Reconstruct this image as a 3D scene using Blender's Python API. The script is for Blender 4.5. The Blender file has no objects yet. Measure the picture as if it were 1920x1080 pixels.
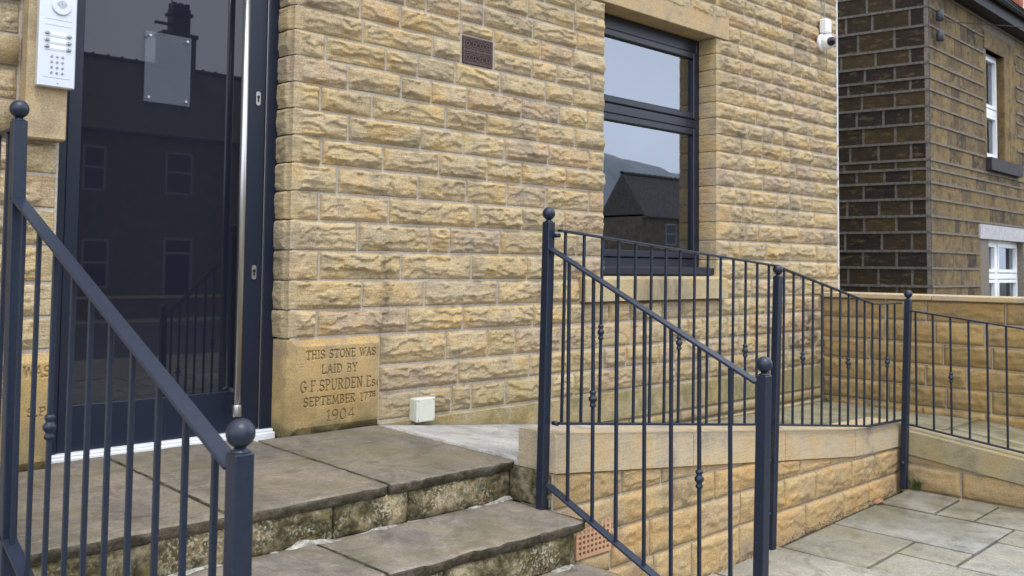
import bpy, math, random
import numpy as np
from mathutils import Vector, Matrix

# ------------------------------------------------------------------ camera, world, sun, exposure
S = bpy.context.scene
COL = S.collection
cd = bpy.data.cameras.new("camera"); cam = bpy.data.objects.new("camera", cd); COL.objects.link(cam)
def cam_axes(yaw, pitch, roll):
    f = Vector((math.sin(yaw)*math.cos(pitch), math.cos(yaw)*math.cos(pitch), math.sin(pitch)))
    r = f.cross(Vector((0, 0, 1))).normalized(); u = r.cross(f)
    return r*math.cos(roll)+u*math.sin(roll), u*math.cos(roll)-r*math.sin(roll), f
cr, cu, cf = cam_axes(*[math.radians(a) for a in (43.83181, 2.94127, 0.62227)])
cam.matrix_world = Matrix(((cr.x, cu.x, -cf.x, 0), (cr.y, cu.y, -cf.y, 0), (cr.z, cu.z, -cf.z, 0), (0, 0, 0, 1)))
cd.sensor_width = 36.0; cd.lens = 36.0*1740.12/1920; cd.shift_y = -129.05/1920
cd.clip_start = 0.05; cd.clip_end = 2000
cd.dof.use_dof = True; cd.dof.focus_distance = 3.6; cd.dof.aperture_fstop = 6.3
S.camera = cam

SUN_EL, SUN_AZ = math.radians(64), math.radians(200)      # azimuth clockwise from +y
W = bpy.data.worlds.new("World"); S.world = W; W.use_nodes = True
nt = W.node_tree; nt.nodes.clear()
sky = nt.nodes.new("ShaderNodeTexSky"); sky.sky_type = 'NISHITA'; sky.sun_disc = False
sky.sun_elevation = SUN_EL; sky.sun_rotation = SUN_AZ; sky.air_density = 1.0; sky.dust_density = 3.0; sky.ozone_density = 1.0
hs = nt.nodes.new("ShaderNodeHueSaturation"); hs.inputs['Saturation'].default_value = 0.28
mx = nt.nodes.new("ShaderNodeMixRGB"); mx.inputs[0].default_value = 0.65; mx.inputs[2].default_value = (14.2, 15.6, 18.2, 1)  # overcast cloud layer
tc = nt.nodes.new("ShaderNodeTexCoord"); cn = nt.nodes.new("ShaderNodeTexNoise"); cn.inputs['Scale'].default_value = 2.2; cn.inputs['Detail'].default_value = 5
cm = nt.nodes.new("ShaderNodeMapRange"); cm.inputs[1].default_value = 0.3; cm.inputs[2].default_value = 0.7; cm.inputs[3].default_value = 0.82; cm.inputs[4].default_value = 1.15
ml = nt.nodes.new("ShaderNodeMixRGB"); ml.blend_type = 'MULTIPLY'; ml.inputs[0].default_value = 1.0
bg = nt.nodes.new("ShaderNodeBackground"); bg.inputs[1].default_value = 0.15
wo = nt.nodes.new("ShaderNodeOutputWorld")
L = nt.links.new
L(sky.outputs[0], hs.inputs['Color']); L(hs.outputs[0], mx.inputs[1]); L(tc.outputs['Generated'], cn.inputs['Vector'])
L(cn.outputs[0], cm.inputs[0]); L(mx.outputs[0], ml.inputs[1]); L(cm.outputs[0], ml.inputs[2])
L(ml.outputs[0], bg.inputs[0]); L(bg.outputs[0], wo.inputs[0])

sd = bpy.data.lights.new("sun", 'SUN'); sun = bpy.data.objects.new("sun", sd); COL.objects.link(sun)
sd.energy = 1.5; sd.angle = math.radians(11); sd.color = (1.0, 0.96, 0.9)
sdir = Vector((math.sin(SUN_AZ)*math.cos(SUN_EL), math.cos(SUN_AZ)*math.cos(SUN_EL), math.sin(SUN_EL)))
sun.rotation_euler = sdir.to_track_quat('Z', 'Y').to_euler()

vs = S.view_settings; vs.view_transform = 'Standard'; vs.look = 'None'; vs.exposure = 0.20; vs.gamma = 1.0; vs.use_curve_mapping = False
S.render.engine = 'CYCLES'

# ------------------------------------------------------------------ helpers
rng = random.Random(7)
def noise_tab(seed): return np.random.RandomState(seed).rand(64, 64)
TABS = [noise_tab(i) for i in range(12)]
def vnoise(x, y, seed=0):
    t = TABS[seed % 12]; ox, oy = (seed*17.31) % 61, (seed*7.77) % 59
    x = np.asarray(x, float)+ox; y = np.asarray(y, float)+oy
    xi = np.floor(x).astype(int); yi = np.floor(y).astype(int); fx = x-xi; fy = y-yi
    fx = fx*fx*(3-2*fx); fy = fy*fy*(3-2*fy)
    a = t[xi % 64, yi % 64]; b = t[(xi+1) % 64, yi % 64]; c = t[xi % 64, (yi+1) % 64]; d = t[(xi+1) % 64, (yi+1) % 64]
    return (a*(1-fx)+b*fx)*(1-fy)+(c*(1-fx)+d*fx)*fy
def fbm(x, y, seed=0, o=4):
    s = 0; a = 0.5
    for i in range(o):
        s = s+a*(vnoise(x*2**i, y*2**i, seed+i)-0.5)*2; a *= 0.5
    return s
def sstep(a, b, x):
    t = np.clip((x-a)/(b-a), 0, 1); return t*t*(3-2*t)

WL = {}
def link(o, parent=None, wloc=(0, 0, 0)):
    COL.objects.link(o)
    w = Vector(wloc); WL[o.name] = w
    if parent is not None:
        o.parent = parent; o.location = w-WL[parent.name]
    else:
        o.location = w
    return o
def tag(o, label, cat, group=None):
    o['label'] = label; o['category'] = cat
    if group: o['group'] = group
    return o
def thing(name, label, cat, loc=(0, 0, 0), group=None):
    o = bpy.data.objects.new(name, None); link(o, None, loc); o.empty_display_size = 0.1
    return tag(o, label, cat, group)
def mesh_obj(name, verts, faces, mat, parent=None, smooth=False, center=True, matidx=None):
    v = np.asarray(verts, float).reshape(-1, 3)
    c = (v.min(0)+v.max(0))/2 if center else np.zeros(3)
    me = bpy.data.meshes.new(name)
    if isinstance(faces, np.ndarray):
        nf = len(faces); k = faces.shape[1]
        me.vertices.add(len(v)); me.vertices.foreach_set('co', (v-c).ravel())
        me.loops.add(nf*k); me.loops.foreach_set('vertex_index', faces.ravel().astype(np.int32))
        me.polygons.add(nf); me.polygons.foreach_set('loop_start', np.arange(0, nf*k, k, dtype=np.int32))
        me.update(calc_edges=True); me.validate()
    else:
        me.from_pydata((v-c).tolist(), [], faces); me.update()
    for m in (mat if isinstance(mat, (list, tuple)) else [mat]): me.materials.append(m)
    if matidx is not None: me.polygons.foreach_set('material_index', np.asarray(matidx, dtype=np.int32))
    if smooth: me.polygons.foreach_set('use_smooth', np.ones(len(me.polygons), dtype=bool))
    o = bpy.data.objects.new(name, me)
    return link(o, parent, c)
def struct(name, o):
    o['kind'] = 'structure'; return o

class MB:
    """collects shapes into one mesh"""
    def __init__(s): s.v = []; s.f = []
    def add(s, v, f):
        n = len(s.v); s.v += [tuple(p) for p in v]; s.f += [[i+n for i in q] for q in f]; return s
    def box(s, x0, x1, y0, y1, z0, z1, b=0.0):
        return s.obox(Vector(((x0+x1)/2, (y0+y1)/2, (z0+z1)/2)), Vector((1, 0, 0)), Vector((0, 1, 0)), Vector((0, 0, 1)), abs(x1-x0), abs(y1-y0), abs(z1-z0), b)
    def obox(s, c, ax, ay, az, lx, ly, lz, b=0.0):
        ax, ay, az = ax*(lx/2), ay*(ly/2), az*(lz/2)
        if b <= 0:
            v = [c+ax*i+ay*j+az*k for i in (-1, 1) for j in (-1, 1) for k in (-1, 1)]
            return s.add(v, [(0, 1, 3, 2), (4, 6, 7, 5), (0, 4, 5, 1), (2, 3, 7, 6), (0, 2, 6, 4), (1, 5, 7, 3)])
        bx, by, bz = (1-2*b/l if l > 2.2*b else 0.1 for l in (lx, ly, lz))
        v = []; idx = {}
        for i in (-1, 1):
            for j in (-1, 1):
                for k in (-1, 1):
                    for a in range(3):
                        m = [i*bx, j*by, k*bz]; m[a] = (i, j, k)[a]
                        idx[(i, j, k, a)] = len(v); v.append(c+ax*m[0]+ay*m[1]+az*m[2])
        f = []
        R4 = ((-1, -1), (1, -1), (1, 1), (-1, 1))
        for sg in (-1, 1):
            for a in range(3):
                q = []
                for (p, r) in R4:
                    t = [0, 0, 0]; t[a] = sg; t[(a+1) % 3] = p; t[(a+2) % 3] = r; q.append(idx[tuple(t)+(a,)])
                f.append(q if sg > 0 else q[::-1])
        for a in range(3):
            b1, b2 = (a+1) % 3, (a+2) % 3
            for p in (-1, 1):
                for r in (-1, 1):
                    t0 = [0]*3; t1 = [0]*3
                    t0[a] = -1; t1[a] = 1; t0[b1] = t1[b1] = p; t0[b2] = t1[b2] = r
                    q = [idx[tuple(t0)+(b1,)], idx[tuple(t1)+(b1,)], idx[tuple(t1)+(b2,)], idx[tuple(t0)+(b2,)]]
                    f.append(q if p*r > 0 else q[::-1])
        for i in (-1, 1):
            for j in (-1, 1):
                for k in (-1, 1):
                    q = [idx[(i, j, k, 0)], idx[(i, j, k, 1)], idx[(i, j, k, 2)]]
                    f.append(q if i*j*k > 0 else q[::-1])
        return s.add(v, f)
    def beam(s, p0, p1, w, h, b=0.0, up=(0, 0, 1)):
        p0, p1 = Vector(p0), Vector(p1); d = (p1-p0); l = d.length; d.normalize()
        u = Vector(up); sd_ = d.cross(u)
        if sd_.length < 1e-4: sd_ = d.cross(Vector((1, 0, 0)))
        if abs(d.z) > 0.9:
            sd_ = Vector((1, 0, 0))-d*d.x
        sd_.normalize(); u2 = sd_.cross(d)
        return s.obox((p0+p1)/2, d, sd_, u2, l, w, h, b)
    def lathe(s, prof, c, axis=(0, 0, 1), n=16):
        a = Vector(axis).normalized(); t = a.orthogonal().normalized(); t2 = a.cross(t); c = Vector(c)
        v = []; f = []
        for (r, z) in prof:
            for i in range(n):
                g = 2*math.pi*i/n; v.append(c+a*z+(t*math.cos(g)+t2*math.sin(g))*max(r, 1e-5))
        for j in range(len(prof)-1):
            for i in range(n):
                k = (i+1) % n; f.append((j*n+i, j*n+k, (j+1)*n+k, (j+1)*n+i))
        f.append(tuple(range(n))[::-1]); f.append(tuple((len(prof)-1)*n+i for i in range(n)))
        return s.add(v, f)
    def sphere(s, c, r, n=20, m=12):
        return s.lathe([(r*math.sin(math.pi*j/m), -r*math.cos(math.pi*j/m)) for j in range(m+1)], c, n=n)
    def tube(s, pts, r, n=8):
        pts = [Vector(p) for p in pts]; v = []; f = []
        for i, p in enumerate(pts):
            d = (pts[min(i+1, len(pts)-1)]-pts[max(i-1, 0)]).normalized(); t = d.orthogonal().normalized()
            if i and abs(d.z) < 0.9: t = d.cross(Vector((0, 0, 1))).normalized()
            t2 = d.cross(t)
            for k in range(n):
                g = 2*math.pi*k/n; v.append(p+(t*math.cos(g)+t2*math.sin(g))*r)
        for i in range(len(pts)-1):
            for k in range(n):
                q = (k+1) % n; f.append((i*n+k, i*n+q, (i+1)*n+q, (i+1)*n+k))
        f.append(tuple(range(n))[::-1]); f.append(tuple((len(pts)-1)*n+i for i in range(n)))
        return s.add(v, f)
    def build(s, name, mat, parent=None, smooth=False):
        return mesh_obj(name, s.v, s.f, mat, parent, smooth)

# ------------------------------------------------------------------ materials
def new_mat(name):
    m = bpy.data.materials.new(name); m.use_nodes = True
    n = m.node_tree.nodes; b = n['Principled BSDF']; return m, m.node_tree, b
def nd(t, ty, **kw):
    x = t.nodes.new(ty)
    for k, v in kw.items():
        if k.startswith('i_'):
            x.inputs[k[2:].replace('_', ' ')].default_value = v
        else: setattr(x, k, v)
    return x
def simple(name, col, rough=0.5, metal=0.0, bump=0.0, bscale=40, var=0.0):
    m, t, b = new_mat(name)
    b.inputs['Base Color'].default_value = (*col, 1); b.inputs['Roughness'].default_value = rough; b.inputs['Metallic'].default_value = metal
    if var or bump:
        g = nd(t, 'ShaderNodeNewGeometry'); nz = nd(t, 'ShaderNodeTexNoise', i_Scale=bscale, i_Detail=5.0); t.links.new(g.outputs['Position'], nz.inputs['Vector'])
        if var:
            mr = nd(t, 'ShaderNodeMapRange'); mr.inputs[1].default_value = 0.3; mr.inputs[2].default_value = 0.7; mr.inputs[3].default_value = 1-var; mr.inputs[4].default_value = 1+var
            mm = nd(t, 'ShaderNodeMixRGB', blend_type='MULTIPLY'); mm.inputs[0].default_value = 1; mm.inputs[1].default_value = (*col, 1)
            t.links.new(nz.outputs[0], mr.inputs[0]); t.links.new(mr.outputs[0], mm.inputs[2]); t.links.new(mm.outputs[0], b.inputs['Base Color'])
        if bump:
            bp = nd(t, 'ShaderNodeBump', i_Strength=bump, i_Distance=0.004); t.links.new(nz.outputs[0], bp.inputs['Height']); t.links.new(bp.outputs[0], b.inputs['Normal'])
    return m
def ramp(t, src, stops):
    r = nd(t, 'ShaderNodeValToRGB'); e = r.color_ramp.elements
    while len(e) < len(stops): e.new(0.5)
    for el, (p, c) in zip(e, stops):
        el.position = p; el.color = (*c, 1) if len(c) == 3 else c
    t.links.new(src, r.inputs[0]); return r.outputs[0]
def mix(t, fac, a, b, mode='MIX'):
    m = nd(t, 'ShaderNodeMixRGB', blend_type=mode)
    for i, x in ((0, fac), (1, a), (2, b)):
        if hasattr(x, 'is_output'): t.links.new(x, m.inputs[i])
        elif isinstance(x, (int, float)): m.inputs[i].default_value = x if i == 0 else (x, x, x, 1)
        else: m.inputs[i].default_value = (*x, 1)
    return m.outputs[0]
def rangeN(t, src, a, b, c=0.0, d=1.0):
    m = nd(t, 'ShaderNodeMapRange'); t.links.new(src, m.inputs[0])
    for i, v in enumerate((a, b, c, d)): m.inputs[i+1].default_value = v
    return m.outputs[0]
def noise(t, vec, scale, detail=5, rough=0.55, stretch=None):
    if stretch:
        mp = nd(t, 'ShaderNodeMapping'); mp.inputs['Scale'].default_value = stretch; t.links.new(vec, mp.inputs['Vector']); vec = mp.outputs[0]
    n = nd(t, 'ShaderNodeTexNoise', i_Scale=scale, i_Detail=float(detail), i_Roughness=rough); t.links.new(vec, n.inputs['Vector']); return n.outputs[0]
def math_(t, op, a, b=None):
    m = nd(t, 'ShaderNodeMath', operation=op)
    for i, x in ((0, a), (1, b)):
        if x is None: continue
        if hasattr(x, 'is_output'): t.links.new(x, m.inputs[i])
        else: m.inputs[i].default_value = x
    return m.outputs[0]

def stone_mat(name, cols, dirt=(0.10, 0.085, 0.06), dirt_amt=0.35, moss=None, grain=1.0, rough=0.92, strata=0.5, extra=None, bump=0.6):
    """sandstone: each stone draws its own tone, then grain, bedding lines, grime patches"""
    m, t, b = new_mat(name)
    g = nd(t, 'ShaderNodeNewGeometry'); P = g.outputs['Position']; oi = nd(t, 'ShaderNodeObjectInfo')
    n = len(cols)
    base = ramp(t, oi.outputs['Random'], [(i/(n-1) if n > 1 else 0, c) for i, c in enumerate(cols)])
    big = noise(t, P, 5.0, 5, 0.6)
    base = mix(t, 1.0, base, ramp(t, big, [(0.36, (0.76, 0.76, 0.79)), (0.46, (1.0, 1.0, 1.0)), (0.56, (1.08, 1.03, 0.92)), (0.66, (1.10, 0.97, 0.76))]), 'MULTIPLY')
    fine = noise(t, P, 150.0, 4, 0.7)
    base = mix(t, 0.75*grain, base, ramp(t, fine, [(0.38, (0.62, 0.60, 0.56)), (0.5, (1, 1, 1)), (0.62, (1.26, 1.24, 1.20))]), 'MULTIPLY')
    bed = noise(t, P, 12.0, 6, 0.65, stretch=(0.7, 0.7, 9.0))
    base = mix(t, strata, base, ramp(t, bed, [(0.37, (0.66, 0.61, 0.53)), (0.48, (1, 1, 1)), (0.60, (1.18, 1.16, 1.12))]), 'MULTIPLY')
    dn = noise(t, P, 2.6, 7, 0.68)
    dm = rangeN(t, dn, 0.56, 0.74); dm = math_(t, 'MULTIPLY', dm, dirt_amt)
    base = mix(t, dm, base, dirt)
    if moss:
        zlo, zhi, amt, mc = moss
        sp = nd(t, 'ShaderNodeSeparateXYZ'); t.links.new(P, sp.inputs[0])
        zz = rangeN(t, sp.outputs[2], zlo, zhi, 1.0, 0.0)
        mn = rangeN(t, noise(t, P, 9.0, 7, 0.7), 0.38, 0.62)
        base = mix(t, math_(t, 'MULTIPLY', math_(t, 'MULTIPLY', zz, mn), amt), base, mc)
    if extra: base = extra(t, P, base)
    t.links.new(base, b.inputs['Base Color']); b.inputs['Roughness'].default_value = rough
    b.inputs['Specular IOR Level'].default_value = 0.25
    h = math_(t, 'ADD', math_(t, 'MULTIPLY', noise(t, P, 90.0, 6, 0.7), 0.7), math_(t, 'MULTIPLY', noise(t, P, 26.0, 6, 0.65, stretch=(0.8, 0.8, 5.0)), strata*1.3))
    bp = nd(t, 'ShaderNodeBump', i_Strength=bump, i_Distance=0.006); t.links.new(h, bp.inputs['Height']); t.links.new(bp.outputs[0], b.inputs['Normal'])
    return m

def drip(t, P, base):
    # old dark run of water below one stone, left of the middle of the wall, and grime in the far corner by the boundary wall
    sp = nd(t, 'ShaderNodeSeparateXYZ'); t.links.new(P, sp.inputs[0])
    wob = math_(t, 'MULTIPLY', math_(t, 'SUBTRACT', noise(t, P, 14.0, 4), 0.5), 0.12)
    dx = math_(t, 'ABSOLUTE', math_(t, 'SUBTRACT', math_(t, 'ADD', sp.outputs[0], wob), 2.91))
    a = math_(t, 'MULTIPLY', rangeN(t, dx, 0.012, 0.05, 1, 0), rangeN(t, sp.outputs[2], 0.18, 0.02, 0, 1))
    a = math_(t, 'MULTIPLY', a, rangeN(t, sp.outputs[2], -0.42, -0.3, 0, 1))
    a = math_(t, 'MULTIPLY', a, rangeN(t, noise(t, P, 22.0, 5, 0.7), 0.38, 0.6))
    base = mix(t, math_(t, 'MULTIPLY', a, 0.75), base, (0.06, 0.05, 0.045))
    k = math_(t, 'MULTIPLY', rangeN(t, math_(t, 'ABSOLUTE', math_(t, 'SUBTRACT', sp.outputs[0], 7.35)), 0.1, 0.32, 1, 0), rangeN(t, math_(t, 'ABSOLUTE', math_(t, 'ADD', sp.outputs[2], 0.52)), 0.1, 0.34, 1, 0))
    k = math_(t, 'MULTIPLY', k, rangeN(t, noise(t, P, 7.0, 5, 0.7), 0.45, 0.58))
    base = mix(t, math_(t, 'MULTIPLY', k, 0.8), base, (0.05, 0.045, 0.035))
    # algae along the foot of the wall
    z = rangeN(t, sp.outputs[2], -0.95, -0.45, 1, 0); z = math_(t, 'MULTIPLY', z, rangeN(t, noise(t, P, 5.0, 6, 0.7), 0.35, 0.65))
    return mix(t, math_(t, 'MULTIPLY', z, 0.7), base, (0.19, 0.165, 0.065))

MAIN = [(0.405, 0.33, 0.21), (0.43, 0.345, 0.215), (0.385, 0.318, 0.212), (0.43, 0.338, 0.20), (0.455, 0.37, 0.238), (0.39, 0.315, 0.19), (0.44, 0.347, 0.215), (0.375, 0.30, 0.215), (0.43, 0.318, 0.19)]
M = {}
M['main'] = stone_mat('main_sandstone', MAIN, dirt=(0.20, 0.165, 0.11), dirt_amt=0.6, extra=drip, strata=0.6, bump=0.85)
M['ashlar'] = stone_mat('ashlar_sandstone', [(0.40, 0.31, 0.19), (0.42, 0.325, 0.20)], dirt_amt=0.2, strata=0.2, bump=0.25, grain=0.8)
def csx(t, P, base):
    sp = nd(t, 'ShaderNodeSeparateXYZ'); t.links.new(P, sp.inputs[0])
    n1 = noise(t, P, 6.0, 6, 0.65)
    z = math_(t, 'MULTIPLY', rangeN(t, sp.outputs[2], -0.84, -0.46, 1, 0), rangeN(t, n1, 0.26, 0.56))
    base = mix(t, math_(t, 'MULTIPLY', z, 0.9), base, (0.15, 0.125, 0.055))
    g = rangeN(t, noise(t, P, 4.0, 5, 0.6), 0.56, 0.72)
    base = mix(t, math_(t, 'MULTIPLY', g, 0.5), base, (0.17, 0.14, 0.12))
    k = math_(t, 'MULTIPLY', rangeN(t, sp.outputs[2], -0.815, -0.765, 1, 0), rangeN(t, n1, 0.36, 0.5))
    return mix(t, math_(t, 'MULTIPLY', k, 0.8), base, (0.055, 0.055, 0.02))
M['corner'] = stone_mat('corner_stone', [(0.395, 0.285, 0.14), (0.395, 0.285, 0.14)], dirt_amt=0.15, strata=0.2, bump=0.25, extra=csx)
def plx(t, P, base):
    sp = nd(t, 'ShaderNodeSeparateXYZ'); t.links.new(P, sp.inputs[0])
    n1 = noise(t, P, 7.0, 8, 0.72)
    base = mix(t, math_(t, 'MULTIPLY', rangeN(t, n1, 0.40, 0.62), 0.7), base, (0.155, 0.135, 0.045))
    return mix(t, math_(t, 'MULTIPLY', rangeN(t, noise(t, P, 16.0, 6, 0.7), 0.56, 0.7), 0.6), base, (0.40, 0.35, 0.25))
M['plinth'] = stone_mat('plinth_sandstone', [(0.33, 0.275, 0.165), (0.33, 0.275, 0.165)], dirt_amt=0.5, strata=0.4, bump=0.6, extra=plx)
M['dirt'] = simple('letter_dirt', (0.20, 0.14, 0.065), 0.95)
M['mortar'] = simple('lime_mortar', (0.385, 0.34, 0.28), 0.95, bump=0.5, bscale=70, var=0.22)
M['smear'] = simple('mortar_smear', (0.31, 0.29, 0.25), 0.95, bump=0.8, bscale=55, var=0.55)
M['mortar_pale'] = simple('pale_mortar', (0.44, 0.39, 0.32), 0.95, bump=0.5, bscale=70, var=0.2)
M['ret'] = stone_mat('retaining_sandstone', [(0.39, 0.28, 0.145), (0.425, 0.315, 0.175), (0.37, 0.28, 0.16), (0.43, 0.295, 0.15), (0.385, 0.31, 0.20)], dirt_amt=0.45, strata=0.2, bump=0.7)
M['ret2'] = stone_mat('lower_ramp_sandstone', [(0.36, 0.28, 0.15), (0.42, 0.30, 0.16), (0.33, 0.26, 0.13)], dirt=(0.12, 0.11, 0.05), dirt_amt=0.5, strata=0.2)
M['bound'] = stone_mat('boundary_sandstone', [(0.30, 0.215, 0.10), (0.35, 0.25, 0.118), (0.275, 0.20, 0.095), (0.33, 0.23, 0.108)], dirt=(0.10, 0.075, 0.035), dirt_amt=0.3, strata=0.2)
M['coping'] = stone_mat('coping_sandstone', [(0.44, 0.36, 0.245), (0.42, 0.35, 0.25), (0.46, 0.37, 0.25)], dirt=(0.20, 0.16, 0.10), dirt_amt=0.4, strata=0.3, bump=0.2, grain=0.6)
M['coping2'] = stone_mat('mossy_coping', [(0.33, 0.28, 0.18), (0.31, 0.27, 0.16)], dirt=(0.16, 0.15, 0.06), dirt_amt=0.9, strata=0.2, bump=0.25)
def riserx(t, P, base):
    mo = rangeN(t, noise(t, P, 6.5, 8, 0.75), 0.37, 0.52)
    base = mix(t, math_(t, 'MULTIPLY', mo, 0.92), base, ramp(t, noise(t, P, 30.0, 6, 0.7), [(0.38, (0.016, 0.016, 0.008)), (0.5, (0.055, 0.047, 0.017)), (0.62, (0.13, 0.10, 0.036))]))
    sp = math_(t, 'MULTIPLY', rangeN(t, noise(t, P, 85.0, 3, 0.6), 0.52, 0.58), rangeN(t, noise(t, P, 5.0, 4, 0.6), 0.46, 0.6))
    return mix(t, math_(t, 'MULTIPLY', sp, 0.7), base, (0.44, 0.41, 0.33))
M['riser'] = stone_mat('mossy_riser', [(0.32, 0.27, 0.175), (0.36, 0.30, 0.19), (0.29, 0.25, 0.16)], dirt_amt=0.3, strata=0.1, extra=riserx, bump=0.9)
def slab_mat(name, cols, rough=0.7, vein=(1.25, 1.2, 1.1), green=0.0, spec=0.22, extra=None):
    m, t, b = new_mat(name)
    g = nd(t, 'ShaderNodeNewGeometry'); P = g.outputs['Position']; oi = nd(t, 'ShaderNodeObjectInfo')
    base = ramp(t, oi.outputs['Random'], [(i/(len(cols)-1), c) for i, c in enumerate(cols)])
    w = noise(t, P, 2.4, 7, 0.66, stretch=(1.6, 0.7, 1))
    wv = nd(t, 'ShaderNodeTexNoise', i_Scale=4.2, i_Detail=8.0, i_Distortion=2.2, i_Roughness=0.6); t.links.new(P, wv.inputs['Vector'])
    base = mix(t, 0.9, base, ramp(t, w, [(0.37, (0.70, 0.71, 0.73)), (0.49, (1, 1, 1)), (0.62, vein)]), 'MULTIPLY')
    base = mix(t, 0.8, base, ramp(t, wv.outputs[0], [(0.36, (0.72, 0.68, 0.63)), (0.46, (0.98, 0.97, 0.95)), (0.505, (1.20, 1.20, 1.18)), (0.53, (0.90, 0.89, 0.88)), (0.62, (1.10, 1.09, 1.05))]), 'MULTIPLY')
    sc = rangeN(t, noise(t, P, 34.0, 5, 0.65, stretch=(0.35, 1.6, 1)), 0.60, 0.68)
    base = mix(t, math_(t, 'MULTIPLY', sc, 0.30), base, (0.42, 0.40, 0.37))
    fine = noise(t, P, 120.0, 4, 0.7)
    base = mix(t, 0.5, base, ramp(t, fine, [(0.38, (0.66, 0.66, 0.64)), (0.5, (1, 1, 1)), (0.62, (1.25, 1.25, 1.25))]), 'MULTIPLY')
    gm = rangeN(t, noise(t, P, 3.3, 7, 0.7), 0.46, 0.60)
    base = mix(t, math_(t, 'MULTIPLY', gm, green), base, (0.13, 0.115, 0.05))
    if extra: base = extra(t, P, base)
    t.links.new(base, b.inputs['Base Color']); b.inputs['Specular IOR Level'].default_value = spec
    t.links.new(rangeN(t, w, 0.3, 0.7, rough-0.12, rough+0.1), b.inputs['Roughness'])
    h = math_(t, 'ADD', math_(t, 'MULTIPLY', noise(t, P, 14.0, 7, 0.65), 1.0), math_(t, 'MULTIPLY', fine, 0.15))
    bp = nd(t, 'ShaderNodeBump', i_Strength=0.55, i_Distance=0.010); t.links.new(h, bp.inputs['Height']); t.links.new(bp.outputs[0], b.inputs['Normal'])
    return m
M['landing'] = slab_mat('landing_slab', [(0.163, 0.139, 0.112), (0.178, 0.151, 0.122), (0.155, 0.134, 0.108)], 0.7, green=0.4)
M['tread'] = slab_mat('tread_slab', [(0.20, 0.172, 0.143), (0.215, 0.183, 0.15)], 0.68, green=0.45)
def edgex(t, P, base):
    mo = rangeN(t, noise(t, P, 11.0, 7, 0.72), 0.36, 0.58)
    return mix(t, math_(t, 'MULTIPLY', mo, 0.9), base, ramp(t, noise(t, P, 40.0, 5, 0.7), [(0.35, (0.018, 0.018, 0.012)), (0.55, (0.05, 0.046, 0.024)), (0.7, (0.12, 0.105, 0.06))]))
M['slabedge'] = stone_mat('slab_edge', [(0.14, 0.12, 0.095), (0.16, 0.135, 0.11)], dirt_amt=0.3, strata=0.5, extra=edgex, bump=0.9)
M['rampslab'] = slab_mat('ramp_slab', [(0.36, 0.35, 0.34), (0.38, 0.37, 0.36)], 0.5, green=0.1)
M['ramplow'] = slab_mat('lower_ramp_slab', [(0.24, 0.225, 0.16), (0.26, 0.24, 0.17)], 0.6, green=0.7)
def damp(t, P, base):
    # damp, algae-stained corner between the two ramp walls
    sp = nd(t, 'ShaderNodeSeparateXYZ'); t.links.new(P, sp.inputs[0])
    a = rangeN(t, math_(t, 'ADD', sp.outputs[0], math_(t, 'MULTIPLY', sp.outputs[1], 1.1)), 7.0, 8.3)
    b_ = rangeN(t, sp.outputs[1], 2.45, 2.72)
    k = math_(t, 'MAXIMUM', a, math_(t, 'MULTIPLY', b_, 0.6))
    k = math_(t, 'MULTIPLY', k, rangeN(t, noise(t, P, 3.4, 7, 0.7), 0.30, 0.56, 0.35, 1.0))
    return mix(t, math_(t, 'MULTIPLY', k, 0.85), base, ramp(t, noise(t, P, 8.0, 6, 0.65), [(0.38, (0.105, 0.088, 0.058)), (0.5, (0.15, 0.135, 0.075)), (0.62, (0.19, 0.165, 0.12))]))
M['flag'] = slab_mat('paving_flag', [(0.30, 0.28, 0.235), (0.26, 0.245, 0.20), (0.295, 0.29, 0.275), (0.31, 0.293, 0.25), (0.25, 0.235, 0.185)], 0.78, green=0.22, vein=(1.2, 1.17, 1.12), extra=damp, spec=0.16)
M['joint'] = simple('joint_grit', (0.045, 0.042, 0.03), 0.95, bump=0.5, bscale=120, var=0.4)
M['rail'] = simple('anthracite_paint', (0.0075, 0.0140, 0.0310), 0.40, bump=0.12, bscale=90, var=0.2)
M['navy'] = simple('navy_aluminium', (0.0045, 0.009, 0.024), 0.36)
M['winnavy'] = simple('navy_window_frame', (0.008, 0.011, 0.022), 0.36)
M['steel'] = simple('brushed_steel', (0.50, 0.49, 0.47), 0.34, 1.0)
M['panel'] = simple('anodised_panel', (0.63, 0.66, 0.70), 0.42, 0.35)
M['panel_line'] = simple('panel_line', (0.22, 0.24, 0.27), 0.5)
M['chrome'] = simple('chrome_button', (0.42, 0.43, 0.45), 0.25, 0.9)
M['white'] = simple('white_upvc', (0.80, 0.81, 0.82), 0.35)
M['threshold'] = simple('white_threshold', (0.66, 0.67, 0.68), 0.4, var=0.08, bscale=12)
M['plastic'] = simple('cream_plastic', (0.55, 0.545, 0.46), 0.45, var=0.06, bscale=30)
M['black'] = simple('black_plastic', (0.012, 0.012, 0.013), 0.25)
M['void'] = simple('vent_void', (0.012, 0.010, 0.009), 0.9)
M['iron'] = simple('rusty_iron', (0.085, 0.052, 0.046), 0.7, 0.2, bump=0.3, bscale=160, var=0.3)
M['terracotta'] = simple('terracotta', (0.50, 0.29, 0.17), 0.85, bump=0.3, bscale=120, var=0.15)
M['lens'] = simple('lens_glass', (0.01, 0.01, 0.012), 0.06)
M['gutter'] = simple('black_gutter', (0.006, 0.0055, 0.006), 0.6)
def sootx(t, P, base):
    # ochre showing where the soot has worn off
    w_ = rangeN(t, noise(t, P, 7.5, 6, 0.65, stretch=(1, 1, 3.0)), 0.54, 0.66)
    return mix(t, math_(t, 'MULTIPLY', w_, 0.75), base, (0.105, 0.070, 0.026))
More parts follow.
